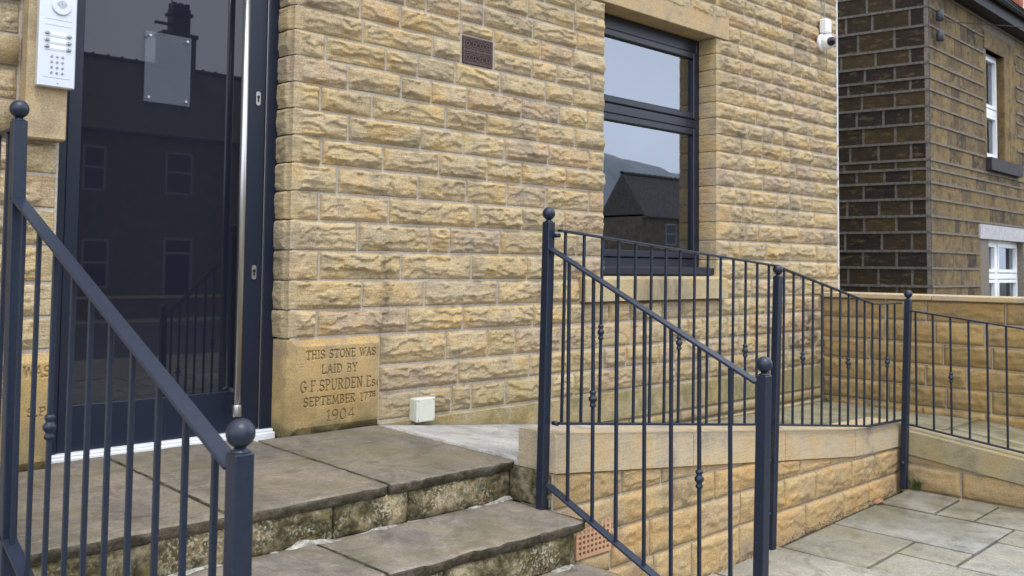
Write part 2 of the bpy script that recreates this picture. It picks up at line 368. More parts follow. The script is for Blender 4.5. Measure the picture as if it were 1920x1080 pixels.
def ochre(t, P, base):
    # patches where the black crust has come away from the yellow stone
    w_ = rangeN(t, noise(t, P, 10.0, 6, 0.7), 0.50, 0.60)
    base = mix(t, math_(t, 'MULTIPLY', w_, 0.7), base, (0.27, 0.19, 0.085))
    k_ = rangeN(t, noise(t, P, 5.0, 7, 0.72), 0.53, 0.62)
    return mix(t, math_(t, 'MULTIPLY', k_, 0.7), base, (0.045, 0.036, 0.028))
M['sooty'] = stone_mat('sooty_stone', [(0.026, 0.019, 0.011), (0.040, 0.029, 0.015), (0.015, 0.012, 0.010), (0.034, 0.025, 0.014), (0.019, 0.014, 0.013), (0.048, 0.034, 0.015)], dirt=(0.012, 0.010, 0.009), dirt_amt=0.8, strata=0.7, bump=0.7, extra=sootx)
M['weathered'] = stone_mat('weathered_stone', [(0.145, 0.105, 0.058), (0.19, 0.14, 0.075), (0.105, 0.08, 0.05), (0.21, 0.15, 0.07), (0.16, 0.12, 0.066), (0.05, 0.04, 0.031)], dirt=(0.035, 0.029, 0.022), dirt_amt=0.95, strata=0.7, bump=0.9, extra=ochre)
M['ribbon'] = simple('ribbon_pointing', (0.17, 0.145, 0.115), 0.95, bump=0.4, bscale=60, var=0.4)
M['ribbon_pale'] = simple('pale_pointing', (0.165, 0.14, 0.108), 0.95, bump=0.4, bscale=40, var=0.4)
M['ribbon_dark'] = simple('dark_pointing', (0.105, 0.092, 0.076), 0.95, bump=0.4, bscale=40, var=0.45)  # gable pointing, a darker tone than on the front
M['slate'] = simple('stone_slate', (0.085, 0.074, 0.064), 0.8, bump=0.6, bscale=9, var=0.35)
M['dkstone'] = simple('dark_terrace_stone', (0.13, 0.105, 0.075), 0.9, bump=0.6, bscale=4, var=0.35)
M['oldpaint'] = simple('old_frame_paint', (0.26, 0.26, 0.26), 0.5)
M['brick'] = simple('red_brick', (0.33, 0.10, 0.06), 0.9, bump=0.4, bscale=20, var=0.3)
M['paleint'] = simple('pale_lintel', (0.42, 0.41, 0.42), 0.85, var=0.15, bscale=14)
M['darksill'] = simple('dark_sill', (0.022, 0.018, 0.02), 0.7, var=0.3, bscale=14)
M['asphalt'] = simple('asphalt', (0.05, 0.05, 0.052), 0.85, bump=0.4, bscale=50, var=0.2)
M['litter'] = simple('dark_litter', (0.035, 0.028, 0.02), 0.95, var=0.5, bscale=80)
M['earth'] = simple('earth', (0.09, 0.085, 0.06), 0.95, var=0.3, bscale=2)
M['hillhaze'] = simple('hazy_moor', (0.25, 0.265, 0.275), 0.95, var=0.25, bscale=0.05)  # pale grey-blue: the haze of distance is put into the moor's colour
M['leaf'] = simple('weed_leaf', (0.06, 0.10, 0.025), 0.6, var=0.3, bscale=30)
M['dead'] = simple('dead_leaf', (0.27, 0.12, 0.05), 0.7, var=0.3, bscale=60)
M['plaster'] = simple('white_plaster', (0.72, 0.72, 0.73), 0.8)
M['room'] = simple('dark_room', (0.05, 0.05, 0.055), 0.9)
M['curtain'] = simple('net_curtain', (0.45, 0.45, 0.46), 0.9)
M['porcelain'] = simple('grey_insulator', (0.045, 0.05, 0.06), 0.5)
def glass_mat(name, ior, tint, rough=0.0):
    m, t, b = new_mat(name)
    t.nodes.remove(b); out = t.nodes['Material Output']
    fr = nd(t, 'ShaderNodeFresnel', i_IOR=ior); tr = nd(t, 'ShaderNodeBsdfTransparent'); tr.inputs[0].default_value = (*tint, 1)
    gl = nd(t, 'ShaderNodeBsdfGlossy'); gl.inputs['Roughness'].default_value = rough; gl.inputs['Color'].default_value = (0.84, 0.90, 1.0, 1)
    ms = nd(t, 'ShaderNodeMixShader'); t.links.new(fr.outputs[0], ms.inputs[0]); t.links.new(tr.outputs[0], ms.inputs[1]); t.links.new(gl.outputs[0], ms.inputs[2]); t.links.new(ms.outputs[0], out.inputs['Surface'])
    return m
M['glass'] = glass_mat('double_glazing', 3.1, (0.72, 0.75, 0.77))
def tinted(name, col, ior):
    m, t, b = new_mat(name); b.inputs['Base Color'].default_value = (*col, 1); b.inputs['Roughness'].default_value = 0.0; b.inputs['IOR'].default_value = ior
    return m
M['doorglass'] = tinted('tinted_door_glass', (0.0105, 0.012, 0.0195), 1.57)
M['signplate'] = glass_mat('frosted_plate', 1.9, (0.35, 0.37, 0.40), 0.08)
def frosted(name, col, alpha):
    m, t, b = new_mat(name); b.inputs['Base Color'].default_value = (*col, 1); b.inputs['Alpha'].default_value = alpha; b.inputs['Roughness'].default_value = 0.12; return m
M['acrylic'] = frosted('clear_acrylic', (0.46, 0.52, 0.60), 0.075)

# ------------------------------------------------------------------ stone generators
def grid_idx(nu, nv, off=0):
    i, j = np.meshgrid(np.arange(nu-1), np.arange(nv-1), indexing='ij')
    a = i*nv+j
    return np.stack([a, a+nv, a+nv+1, a+1], -1).reshape(-1, 4)+off
def terr(t, sharp=0.72):
    f = np.floor(t); return f+sstep(sharp, 1.0, t-f)
def rock_relief(u, v, w, h, seed, amp, ml, mr, mt, mb):
    """face struck with a pitching tool: fracture ledges that follow the bedding, facets, crumbly grain"""
    r = np.random.RandomState(seed)
    wu = u+0.012*fbm(u*9, v*9, seed+21, 2); wv = v+0.010*fbm(u*7, v*11, seed+22, 2)
    d = np.minimum(np.minimum(u-ml, w-mr-u), np.minimum((h-mt)-v, v-mb))
    edge = sstep(-0.001, 0.011, d+0.007*fbm(u*30, v*30, seed+3, 2))
    kind = r.rand(); so, st = r.rand()*40, r.rand()*40
    # most faces stand proud above a wavering break line and fall back sharply below it
    vr = h*(0.20+0.22*r.rand()+0.20*fbm(wu*4+so, u*0+1.3, seed+1, 2)+0.15*fbm(u*30+so, u*0+5.3, seed+11, 4))
    up = 1-(0.30+0.45*r.rand())*np.clip((wv-vr)/(h-vr+1e-6), 0, 1)**0.8
    drop = 0.45+0.45*r.rand()
    lo = 1-drop*sstep(0, 1, np.clip((vr-wv)/(0.07*h+0.003), 0, 1))*(0.6+0.6*vnoise(u*9, u*0+st, seed+12))
    K = 6; g = np.full(u.shape, 9.0)
    for k in range(K):
        uk, vk = r.rand()*w, r.rand()*h
        g = np.minimum(g, 0.60+0.5*r.rand()+(wu-uk)*r.uniform(-1, 1)*1.3/max(w, .2)+(wv-vk)*r.uniform(-1, 1)*1.0/max(h, .1))
    mixk = (0.92, 0.80, 0.60, 0.25)[int(kind*4)]
    prof = mixk*np.where(wv > vr, up, lo)+(1-mixk)*np.clip(g, 0, 1.2)
    prof = prof*(0.7+0.3*np.clip(g, 0, 1.2))
    # conchoidal breaks, scarps look down more than up
    t = 1.5*fbm(wu*5+so, wv*12+st, seed+5, 3)+0.34*fbm(u*34+st, v*46+so, seed+15, 4)+wv/h*(0.8+1.0*r.rand())+r.rand()
    n1 = terr(t, 0.86)-t*0.62
    t2 = 2.0*fbm(wu*14+st, wv*44+so, seed+9, 3)+wv*26
    n2 = terr(t2, 0.7)-t2*0.85
    n = amp*1.25*(0.16+0.80*prof)+amp*0.42*n1+0.0026*n2+0.0022*fbm(u*60, v*130, seed+6, 3)+0.0036*fbm(wu*24, wv*34, seed+8, 3)
    return np.maximum(edge*n, -0.001)+0.0016+0.0010*fbm(u*40, v*40, seed+2, 2)
def stone_block(name, parent, mat, org, U, V, w, h, seed, amp=0.024, res=0.012, ml=0.004, mr=0.004, mt=0.004, mb=0.004, top=None, back=0.03, ret=None, ragged=0.002, raw=False):
    """one pitch-faced stone; org = lower left corner of its face, U along, V up, N = U x V outward.
       top(u) clips its height; ret=(depth, amp) adds a return face on the left end running back along -N"""
    U = np.array(U, float); V = np.array(V, float); N = np.cross(U, V); org = np.array(org, float)
    nu = max(4, int(w/res)+1); nv = max(4, int(h/res)+1)
    uu = np.linspace(0, w, nu); vv = np.linspace(0, h, nv)
    u, v = np.meshgrid(uu, vv, indexing='ij')
    n = rock_relief(u, v, w, h, seed, amp, ml, mr, mt, mb)
    hh = h
    vpos = v
    if top is not None:
        hh = np.clip(top(uu), 0.002, h)[:, None]; vpos = v*(hh/h); n = n*np.clip(hh/h*1.3, 0, 1)
    # slightly irregular outline
    upos = u+ragged*fbm(v*25, u*0+seed, seed+4, 2)*np.where((u < 1e-6) | (u > w-1e-6), 1, 0)
    vpos = vpos+ragged*fbm(u*18, v*0+seed, seed+7, 2)*np.where((v < 1e-6) | (v > h-1e-6), 1, 0)
    P = org+upos[..., None]*U+vpos[..., None]*V+n[..., None]*N
    verts = [P.reshape(-1, 3)]; faces = [grid_idx(nu, nv)]; off = nu*nv
    idx = np.arange(nu*nv).reshape(nu, nv)
    if ret:
        dep, ramp_ = ret
        nd_ = max(4, int(dep/res)+1)
        ss = np.linspace(0, dep, nd_); s, v2 = np.meshgrid(ss, vv, indexing='ij')
        nn = rock_relief(dep-s, v2, dep, h, seed+50, ramp_, 0.0, 0.028, 0.0, 0.0)*0.55+ramp_*0.45*sstep(0.0, 0.05, s)
        nn[0, :] = 0
        P2 = org+v2[..., None]*V-s[..., None]*N-nn[..., None]*U
        P2[0] = P[0]
        verts.append(P2.reshape(-1, 3)); faces.append(grid_idx(nd_, nv, off)[:, ::-1])
        off += nd_*nv
    loop = np.concatenate([idx[:, 0], idx[-1, 1:], idx[-2::-1, -1], idx[0, -2:0:-1]])
    B = P.reshape(-1, 3)[loop]-(back+np.zeros(1))*N
    B = B-((B-org)@N)[:, None]*N-back*N
    verts.append(B); m = len(loop); k = np.arange(m); k2 = (k+1) % m
    faces.append(np.stack([loop[k], off+k, off+k2, loop[k2]], -1)[:, ::1])
    if raw: return np.concatenate(verts), np.concatenate(faces)
    return mesh_obj(name, np.concatenate(verts), np.concatenate(faces), mat, parent, smooth=True)
def joined(objs, name, parent, mat):
    """merge small hidden repeats into one 'stuff' part"""
    vs_, fs = [], []; off = 0
    for (v, f) in objs:
        vs_.append(v); fs.append(f+off); off += len(v)
    o = mesh_obj(name, np.concatenate(vs_), np.concatenate(fs), mat, parent); o['kind'] = 'stuff'; return o
def box_np(org, U, V, w, h, d):
    U = np.array(U, float); V = np.array(V, float); N = np.cross(U, V); o = np.array(org, float)
    v = np.array([o+U*w*a+V*h*b+N*c for a in (0, 1) for b in (0, 1) for c in (-0.03, d)])
    f = np.array([(0, 1, 3, 2), (4, 6, 7, 5), (0, 4, 5, 1), (2, 3, 7, 6), (0, 2, 6, 4), (1, 5, 7, 3)])
    return v, f

def to_px(p):
    q = Vector(p); z = q.dot(cf)
    if z < 0.1: return (-9999, -9999)
    return (960+1740.12*q.dot(cr)/z, 410.95-1740.12*q.dot(cu)/z)
def in_frame(p, mgn=25):
    x, y = to_px(p); return -mgn < x < 1920+mgn and -mgn < y < 1080+mgn
# ------------------------------------------------------------------ ground, street, far hill
o = MB(); 
struct('ground', mesh_obj('ground', [(-400, -400, -1.95), (400, -400, -1.95), (400, 400, -1.95), (-400, 400, -1.95)], [(0, 1, 2, 3)], M['earth']))
b = MB(); b.box(-60, 90, -15.5, -6.5, -1.94, -1.62); struct('road', b.build('road', M['asphalt']))
b = MB(); b.box(-60, 90, -18.45, -15.5, -1.94, -1.50, 0.02); struct('pavement', b.build('pavement', M['flag']))
b = MB(); b.box(-60, 90, -6.5, -4.02, -1.94, -1.49, 0.02); struct('pavement', b.build('pavement', M['flag']))
# moor on the skyline beyond the terrace, seen mirrored in the window
nx, ny = 60, 12
xs = np.linspace(40, 640, nx); vv = []
for j in range(ny):
    for i in range(nx):
        t = j/(ny-1)
        hgt = (50+24*vnoise(xs[i]*0.012, 0.3, 4)+6*vnoise(xs[i]*0.05, 2.0, 3))*math.sin(t*math.pi)**0.8
        vv.append((xs[i], -240-160*t, -2.0+hgt*1.0))
struct('hill', mesh_obj('hill', vv, grid_idx(ny, nx)[:, ::-1], M['hillhaze'], smooth=True))

# ================================================================== MAIN BUILDING
YW = 4.0
XD0, XD1 = 1.262, 2.345           # door opening
XW0, XW1 = 4.68, 5.985            # window opening
XR = 7.91                         # right corner of the building
house = thing('stone_building', 'honey sandstone building of rock-faced courses with a navy glass entrance door', 'building', (2.4, YW, -0.84))
wall = MB()
YM = YW+0.0005
for (x0, x1, z0, z1) in [(-3.0, XD0+.012, -1.6, 3.2), (XD1+.012, XW0-.008, -1.6, 3.2), (XW1+.012, XR-.012, -1.6, 3.2), (XW0-.008, XW1+.012, -1.6, -0.225), (XW0-.008, XW1+.012, 1.83, 3.2), (XD0+.012, XD1+.012, 1.75, 3.2), (XD0+.012, XD1+.012, -1.6, -0.86)]:
    wall.box(x0, x1, YM, YM+0.34, z0, z1)
wall_o = wall.build('wall', M['mortar'], house)
shell = MB(); shell.box(XR-.3, XR-.012, YM+.345, 12, -1.6, 3.2); shell.box(-3, -2.7, YM+.345, 12, -1.6, 3.2); shell.box(-3, XR-.012, 12.005, 12.3, -1.6, 3.2)
shell.build('rear_wall', M['mortar'], house)
rf = MB(); rf.box(-3.2, XR+.2, 3.8, 12.5, 3.205, 3.4); rf.build('roof', M['slate'], house)
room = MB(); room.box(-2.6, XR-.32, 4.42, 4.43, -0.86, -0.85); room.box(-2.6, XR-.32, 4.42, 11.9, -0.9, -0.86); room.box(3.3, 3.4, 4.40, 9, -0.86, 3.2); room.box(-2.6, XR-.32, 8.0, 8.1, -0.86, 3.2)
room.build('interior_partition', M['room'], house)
bead = MB(); bead.box(XR-.011, XR+.006, YW-.014, YW+.10, -0.2, 3.2, 0.002); bead.build('corner_bead', M['threshold'], house)

CZ = [-0.812, -0.664, -0.523, -0.3586, -0.2216, -0.0771, 0.0702, 0.2189, 0.3604, 0.4991, 0.6348, 0.7681, 0.8982, 1.0298, 1.158, 1.280, 1.405, 1.528, 1.652, 1.772, 1.897, 2.022, 2.147, 2.272, 2.397, 2.52, 2.645, 2.77, 2.9, 3.03, 3.16]
def jx(px, z):
    # x on the wall plane of the joint seen at picture column px, height z (used once, to take the joint positions off the photograph)
    lo, hi = 0.5, 12.0
    for _ in range(40):
        m = (lo+hi)/2
        if to_px((m, YW, z))[0] < px: lo = m
        else: hi = m
    return lo
JP = {13: [680, 810, 997, 1043, 1106], 12: [610, 723, 782, 853, 937, 1022, 1073], 11: [652, 752, 808, 875, 977, 1047, 1100], 10: [600, 697, 835, 910, 1007, 1077],
      9: [652, 788, 868, 945, 1027, 1103], 8: [602, 718, 822, 913, 977, 1060], 7: [632, 783, 873, 950, 1023, 1103], 6: [598, 728, 892, 978, 1057], 5: [670, 803, 842, 937, 1017, 1080],
      4: [598, 751, 883, 987, 1060], 3: [678, 795, 932, 1030], 2: [593, 763, 867, 998], 1: [835, 913, 965, 1050], 0: [858, 991]}
# course k of JP spans CZ[k+?]: key 0 is the course -0.664..-0.523 right of the inscribed stone
VX0, VX1, VZ0, VZ1 = 3.432, 3.660, 1.166, 1.321
LINT = (4.46, 6.143, 1.772, 1.948); SILLX = (4.44, 6.05)
stones = []
for k in range(len(CZ)-1):
    z0, z1 = CZ[k], CZ[k+1]; zc = (z0+z1)/2
    segs = [(XD1, XR-0.004)]
    if z1 <= -0.35: segs = [(2.885, XR-0.004)]
    cuts = []
    if z1 > -0.2 and z0 < 1.76: cuts.append((XW0, XW1))
    if z0 < -0.1 and z1 < -0.05 and z0 > -0.3: cuts = [SILLX]
    if 1.77 <= z0 < 1.89: cuts.append((LINT[0], LINT[1]))
    if VZ0-0.02 < zc < VZ1+0.02: cuts.append((VX0-0.012, VX1+0.012))
    if 1.27 < z0 < 1.29: cuts.append((VX0-0.012, VX1+0.012)); stones.append((VX0-0.012, VX1+0.012, 1.327, z1, k))
    out = []
    for (a, b_) in segs:
        cur = a
        for (c0, c1) in sorted(cuts):
            if c0-cur > 0.03: out.append((cur, c0))
            cur = c1
        if b_-cur > 0.03: out.append((cur, b_))
    jk = k-1
    known = []
    if jk in JP: known = [jx(p, zc) for p in JP[jk]]
    for (a, b_) in out:
        js = [x for x in known if a+0.1 < x < b_-0.1]
        edges = [a]
        if js and a < 4.6:
            for x in js: edges.append(x)
        r = random.Random(100+k*7+int(a*10))
        x = edges[-1]
        end_first = 4.68 if a < 4.6 else b_
        while b_-x > 0.62:
            x += r.uniform(0.20, 0.46) if r.random() > 0.2 else r.uniform(0.14, 0.2)
            if b_-x < 0.13: break
            edges.append(x)
        if b_-edges[-1] > 0.48: edges.append(edges[-1]+(b_-edges[-1])*r.uniform(0.42, 0.58))
        edges.append(b_)
        for e0, e1 in zip(edges[:-1], edges[1:]): stones.append((e0, e1, z0, z1, k))
# left of the door: jamb stones and the wall beyond the ashlar block
for z0, z1 in zip([-0.354, -0.222, -0.085, 0.062, 0.213, 0.352], [-0.222, -0.085, 0.062, 0.213, 0.352, 0.48]):
    stones.append((0.86 if rng.random() > .5 else 0.98, XD0+0.008, z0, z1, -1)); 
    e = stones[-1][0]; stones.append((e-0.42, e, z0, z1, -1)); stones.append((e-0.9, e-0.42, z0, z1, -1))
for k, (z0, z1) in enumerate(zip([0.48, 0.635, 0.768, 0.898, 1.03, 1.158, 1.28], [0.635, 0.768, 0.898, 1.03, 1.158, 1.28, 1.405])):
    stones.append((0.70+0.1*(k % 2), 1.112, z0, z1, -1)); stones.append((0.3, 0.70+0.1*(k % 2), z0, z1, -1)); stones.append((-0.1, 0.3, z0, z1, -1))
G = 0.0066
vis, hid = [], []
for s in stones:
    c = ((s[0]+s[1])/2, YW, (s[2]+s[3])/2)
    ok = in_frame(c, 60)
    px, py = to_px(c)
    if s[3] < -0.9 and True: ok = ok
    (vis if ok else hid).append((s, (px, py)))
vis.sort(key=lambda q: -99 if min(abs(q[0][0]-XD1), abs(q[0][0]-XW1)) < 0.02 else (-(q[0][1]-q[0][0])/q[0][0]**1.2 if q[0][0] > 0 else 0))
for extra_ in vis[298:]: hid.append(extra_)
vis = vis[:298]
hb = []
for q_, (s, p_) in enumerate(hid):
    if -20 < p_[0] < 1940 and -20 < p_[1] < 1100:
        hb.append(stone_block('stone', None, None, (s[0]+G, YW, s[2]+G), (1, 0, 0), (0, 0, 1), s[1]-s[0]-2*G, s[3]-s[2]-2*G, 5003+q_*7, amp=0.024, res=0.010, raw=True)); continue
    hb.append(box_np((s[0]+G, YW, s[2]+G), (1, 0, 0), (0, 0, 1), s[1]-s[0]-2*G, s[3]-s[2]-2*G, 0.02))
joined(hb, 'stone_courses', wall_o, M['main'])
for n, (s, p) in enumerate(vis):
    x0, x1, z0, z1, k = s
    w, h = x1-x0-2*G, z1-z0-2*G
    kw = {}
    seed = 11+n*13
    if abs(x0-XD1) < 0.02:
        kw = dict(ml=0.040, ret=(0.20, 0.020)); x0 -= G; w += G; z0 -= .0035; h += .007
    if abs(x0-XW1) < 0.02:
        kw = dict(ml=0.042, ret=(0.17, 0.005)); x0 -= G; w += G; z0 -= .0035; h += .007
    if k == -1 and abs(x1-XD0-0.008) < 0.002: kw = dict(mr=0.05)
    d = p[0]
    res = 0.0065 if x0 < 4.3 else 0.0095
    plinth = z0 < -0.66 and x0 > 2.9
    stone_block('stone', wall_o, M['main'], (x0+G, YW, z0+G), (1, 0, 0), (0, 0, 1), w, h, seed, amp=(0.020+0.012*((seed*7) % 10)/10) if x0 > 2.3 else 0.022, res=res, **kw)
# smooth plinth course and the footings that show above the falling ramp
pl = MB(); pl.box(2.885, XR-.02, YW-.022, YW+.02, -1.005, -0.818, 0.006); pl.build('plinth', M['plinth'], wall_o)
r = random.Random(5); x = 2.9
for (z0, z1) in ((-1.095, -1.01), (-1.24, -1.10)):
    x = 3.4
    while x < 7.6:
        w = r.uniform(0.3, 0.6); stone_block('stone', wall_o, M['main'], (x, YW-.01, z0), (1, 0, 0), (0, 0, 1), min(w, 7.7-x)-.012, z1-z0-.01, int(x*100), amp=0.012, res=0.02); x += w

# ------------- inscribed corner stones
F = {}
def arc(cx, cy, rx, ry, a0, a1, n=9): return [(cx+rx*math.cos(math.radians(a0+(a1-a0)*i/n)), cy+ry*math.sin(math.radians(a0+(a1-a0)*i/n))) for i in range(n+1)]
def sf(x, y, w=0.16): return [(x-w, y), (x+w, y)]
F['T'] = (0.7, [[(0, 1), (.7, 1)], [(.35, 1), (.35, 0)], sf(.35, 0), [(0, 1), (0, .84)], [(.7, 1), (.7, .84)]])
F['H'] = (0.72, [[(.1, 0), (.1, 1)], [(.62, 0), (.62, 1)], [(.1, .5), (.62, .5)], sf(.1, 0, .1), sf(.1, 1, .1), sf(.62, 0, .1), sf(.62, 1, .1)])
F['I'] = (0.3, [[(.15, 0), (.15, 1)], sf(.15, 0, .12), sf(.15, 1, .12)])
F['S'] = (0.6, [arc(.3, .74, .26, .26, 20, 270)+arc(.3, .25, .28, .25, 90, -160)])
F['O'] = (0.78, [arc(.39, .5, .37, .5, 0, 360, 16)])
F['0'] = (0.62, [arc(.3, .5, .28, .5, 0, 360, 16)])
F['N'] = (0.76, [[(.1, 0), (.1, 1), (.66, 0), (.66, 1)], sf(.1, 0, .1), sf(.66, 1, .1), [(0, 1), (.1, 1)]])
F['E'] = (0.6, [[(.1, 0), (.1, 1)], [(.0, 1), (.56, 1), (.56, .86)], [(.0, 0), (.58, 0), (.58, .15)], [(.1, .52), (.42, .52)]])
F['W'] = (1.0, [[(.04, 1), (.28, 0), (.5, .9), (.72, 0), (.96, 1)], sf(.06, 1, .1), sf(.94, 1, .1)])
F['A'] = (0.76, [[(.06, 0), (.38, 1), (.7, 0)], [(.18, .36), (.58, .36)], sf(.06, 0, .1), sf(.7, 0, .1)])
F['L'] = (0.6, [[(.1, 1), (.1, 0), (.56, 0), (.56, .18)], sf(.1, 1, .1)])
F['D'] = (0.74, [[(.1, 0), (.1, 1)], [(0, 1), (.3, 1)]+arc(.3, .5, .38, .5, 90, -90, 9)+[(0, 0)]])
F['B'] = (0.62, [[(.1, 0), (.1, 1)], [(0, 1), (.3, 1)]+arc(.3, .77, .22, .23, 90, -90, 7)+[(.1, .54)], [(.3, .54)]+arc(.3, .27, .27, .27, 90, -90, 7)+[(0, 0)]])
F['Y'] = (0.72, [[(.06, 1), (.36, .5), (.66, 1)], [(.36, .5), (.36, 0)], sf(.06, 1, .1), sf(.66, 1, .1), sf(.36, 0, .12)])
F['G'] = (0.78, [arc(.4, .5, .38, .5, 45, 330, 14)+[(.72, .45), (.5, .45)]])
F['F'] = (0.58, [[(.1, 0), (.1, 1)], [(.0, 1), (.54, 1), (.54, .84)], [(.1, .52), (.4, .52)], sf(.1, 0, .1)])
F['P'] = (0.6, [[(.1, 0), (.1, 1)], [(0, 1), (.3, 1)]+arc(.3, .74, .26, .26, 90, -90, 7)+[(.1, .48)], sf(.1, 0, .1)])
F['U'] = (0.74, [[(.1, 1), (.1, .35)]+arc(.37, .35, .27, .35, 180, 360, 9)+[(.64, 1)], sf(.1, 1, .1), sf(.64, 1, .1)])
F['R'] = (0.7, [[(.1, 0), (.1, 1)], [(0, 1), (.3, 1)]+arc(.3, .76, .25, .24, 90, -90, 7)+[(.1, .52)], [(.3, .52), (.62, 0)], sf(.1, 0, .1)])
F['M'] = (0.92, [[(.1, 0), (.14, 1), (.46, .1), (.78, 1), (.82, 0)], sf(.1, 0, .1), sf(.82, 0, .1)])
F['1'] = (0.32, [[(.05, .84), (.18, 1), (.18, 0)], sf(.18, 0, .12)])
F['7'] = (0.58, [[(.04, .86), (.04, 1), (.54, 1), (.2, 0)]])
F['9'] = (0.6, [arc(.3, .7, .25, .3, 0, 360, 12), [(.55, .7)]+arc(.25, .45, .3, .45, 0, -80, 6)])
F['4'] = (0.64, [[(.46, 0), (.46, 1), (.04, .3), (.6, .3)]])
F['.'] = (0.2, [[(.09, .03), (.11, .05)]])
F['s'] = (0.5, [[(x*.8, y*.62) for x, y in F['S'][1][0]]])
F['q'] = (0.5, [arc(.24, .3, .2, .3, 0, 360, 12), [(.42, .62), (.42, -.2)]])
F[' '] = (0.42, [])
def text_segs(txt, x0, x1, zb, hgt, sup=None):
    """strokes of one carved line, spread evenly from x0 to x1; zb = baseline"""
    adv = []; tot = 0
    for i, ch in enumerate(txt):
        sc = 0.6 if sup and i >= sup else 1.0
        adv.append((tot, sc)); tot += (F[ch][0]+0.2)*sc
    tot -= 0.2; kx = (x1-x0)/tot
    segs = []
    for ch, (a, sc) in zip(txt, adv):
        for st in F[ch][1]:
            q = [(x0+(a+px*sc)*kx, zb+hgt*((1-sc) if sup and sc < 1 else 0)+py*sc*hgt) for px, py in st]
            segs += list(zip(q[:-1], q[1:]))
    return segs
def carved_stone(name, x0, x1, z0, z1, segs, parent, ret=None, ret_right=False, res=0.0018, proud=0.022, grime=True):
    nu = int((x1-x0)/res); nv = int((z1-z0)/res)
    uu = np.linspace(x0, x1, nu); vv = np.linspace(z0, z1, nv); u, v = np.meshgrid(uu, vv, indexing='ij')
    dist = np.full(u.shape, 1.0)
    for (a, b_) in segs:
        ax, az = a; bx, bz = b_
        mrg = 0.012
        i0, i1 = np.searchsorted(uu, (min(ax, bx)-mrg, max(ax, bx)+mrg)); j0, j1 = np.searchsorted(vv, (min(az, bz)-mrg, max(az, bz)+mrg))
        if i1 <= i0 or j1 <= j0: continue
        U_, V_ = u[i0:i1, j0:j1], v[i0:i1, j0:j1]; dx, dz = bx-ax, bz-az; l2 = dx*dx+dz*dz+1e-12
        t = np.clip(((U_-ax)*dx+(V_-az)*dz)/l2, 0, 1)
        dd = np.hypot(U_-ax-t*dx, V_-az-t*dz); dist[i0:i1, j0:j1] = np.minimum(dist[i0:i1, j0:j1], dd)
    wdt = 0.0034+0.0016*fbm(u*60, v*60, 3, 2)
    dep = 0.0085*np.clip(1-dist/wdt, 0, 1)**0.7
    e = np.minimum(np.minimum(u-x0, x1-u)+ (0.0), np.minimum(z1-v, v-z0))
    etop = np.clip((z1-v)/0.035, 0, 1); ebot = np.clip((v-z0)/0.04, 0, 1); er = np.clip((x1-u)/0.014, 0, 1); el = np.clip((u-x0-0.02)/0.03, 0, 1)
    n = proud*np.minimum(np.minimum(etop, ebot), np.minimum(er, el))-dep+0.0007*fbm(u*40, v*40, 9, 3)+0.0016*fbm(u*9, v*9, 4, 2)
    P = np.stack([u, YW-0.004-n, v], -1)
    verts = [P.reshape(-1, 3)]; faces = [grid_idx(nu, nv)]
    mi = (dep.reshape(-1)[faces[0]].mean(1) > 0.0030).astype(int)*int(grime)
    off = nu*nv; idx = np.arange(nu*nv).reshape(nu, nv)
    loop = np.concatenate([idx[:, 0], idx[-1, 1:], idx[-2::-1, -1], idx[0, -2:0:-1]])
    B = P.reshape(-1, 3)[loop].copy(); B[:, 1] = YW+0.20
    m = len(loop); k = np.arange(m); k2 = (k+1) % m
    verts.append(B); faces.append(np.stack([loop[k], off+k, off+k2, loop[k2]], -1))
    mi = np.concatenate([mi, np.zeros(m, int)])
    return mesh_obj(name, np.concatenate(verts), np.concatenate(faces), [M['corner'], M['dirt']], parent, smooth=False, matidx=mi)
sg = []
sg += text_segs("THIS STONE WAS", 2.437, 2.848, -0.463, 0.040)
sg += text_segs("LAID BY", 2.527, 2.735, -0.538, 0.041)
sg += text_segs("G.F.SPURDEN.Esq", 2.408, 2.878, -0.622, 0.052)
sg += text_segs("SEPTEMBER 17TH", 2.428, 2.846, -0.692, 0.041, sup=12)
sg += text_segs("1904.", 2.560, 2.745, -0.772, 0.050)
cs = carved_stone('inscribed_cornerstone', 2.338, 2.880, -0.832, -0.366, sg, wall_o)
cs['label'] = 'smooth cornerstone carved THIS STONE WAS LAID BY, right of the door'
sg = text_segs("THIS STONE WAS", 0.86, 1.262, -0.458, 0.042)+text_segs("LAID BY", 0.93, 1.13, -0.535, 0.041)+text_segs("S.P", 1.185, 1.25, -0.613, 0.033)
cl = carved_stone('inscribed_cornerstone', 0.80, 1.270, -0.832, -0.366, sg, wall_o, res=0.0024, grime=False)
cl['label'] = 'partly hidden carved cornerstone left of the door'
b = MB(); b.box(1.118, 1.272, 3.915, YW+.02, 0.484, 1.9, 0.006); b.build('ashlar_block', M['ashlar'], wall_o)

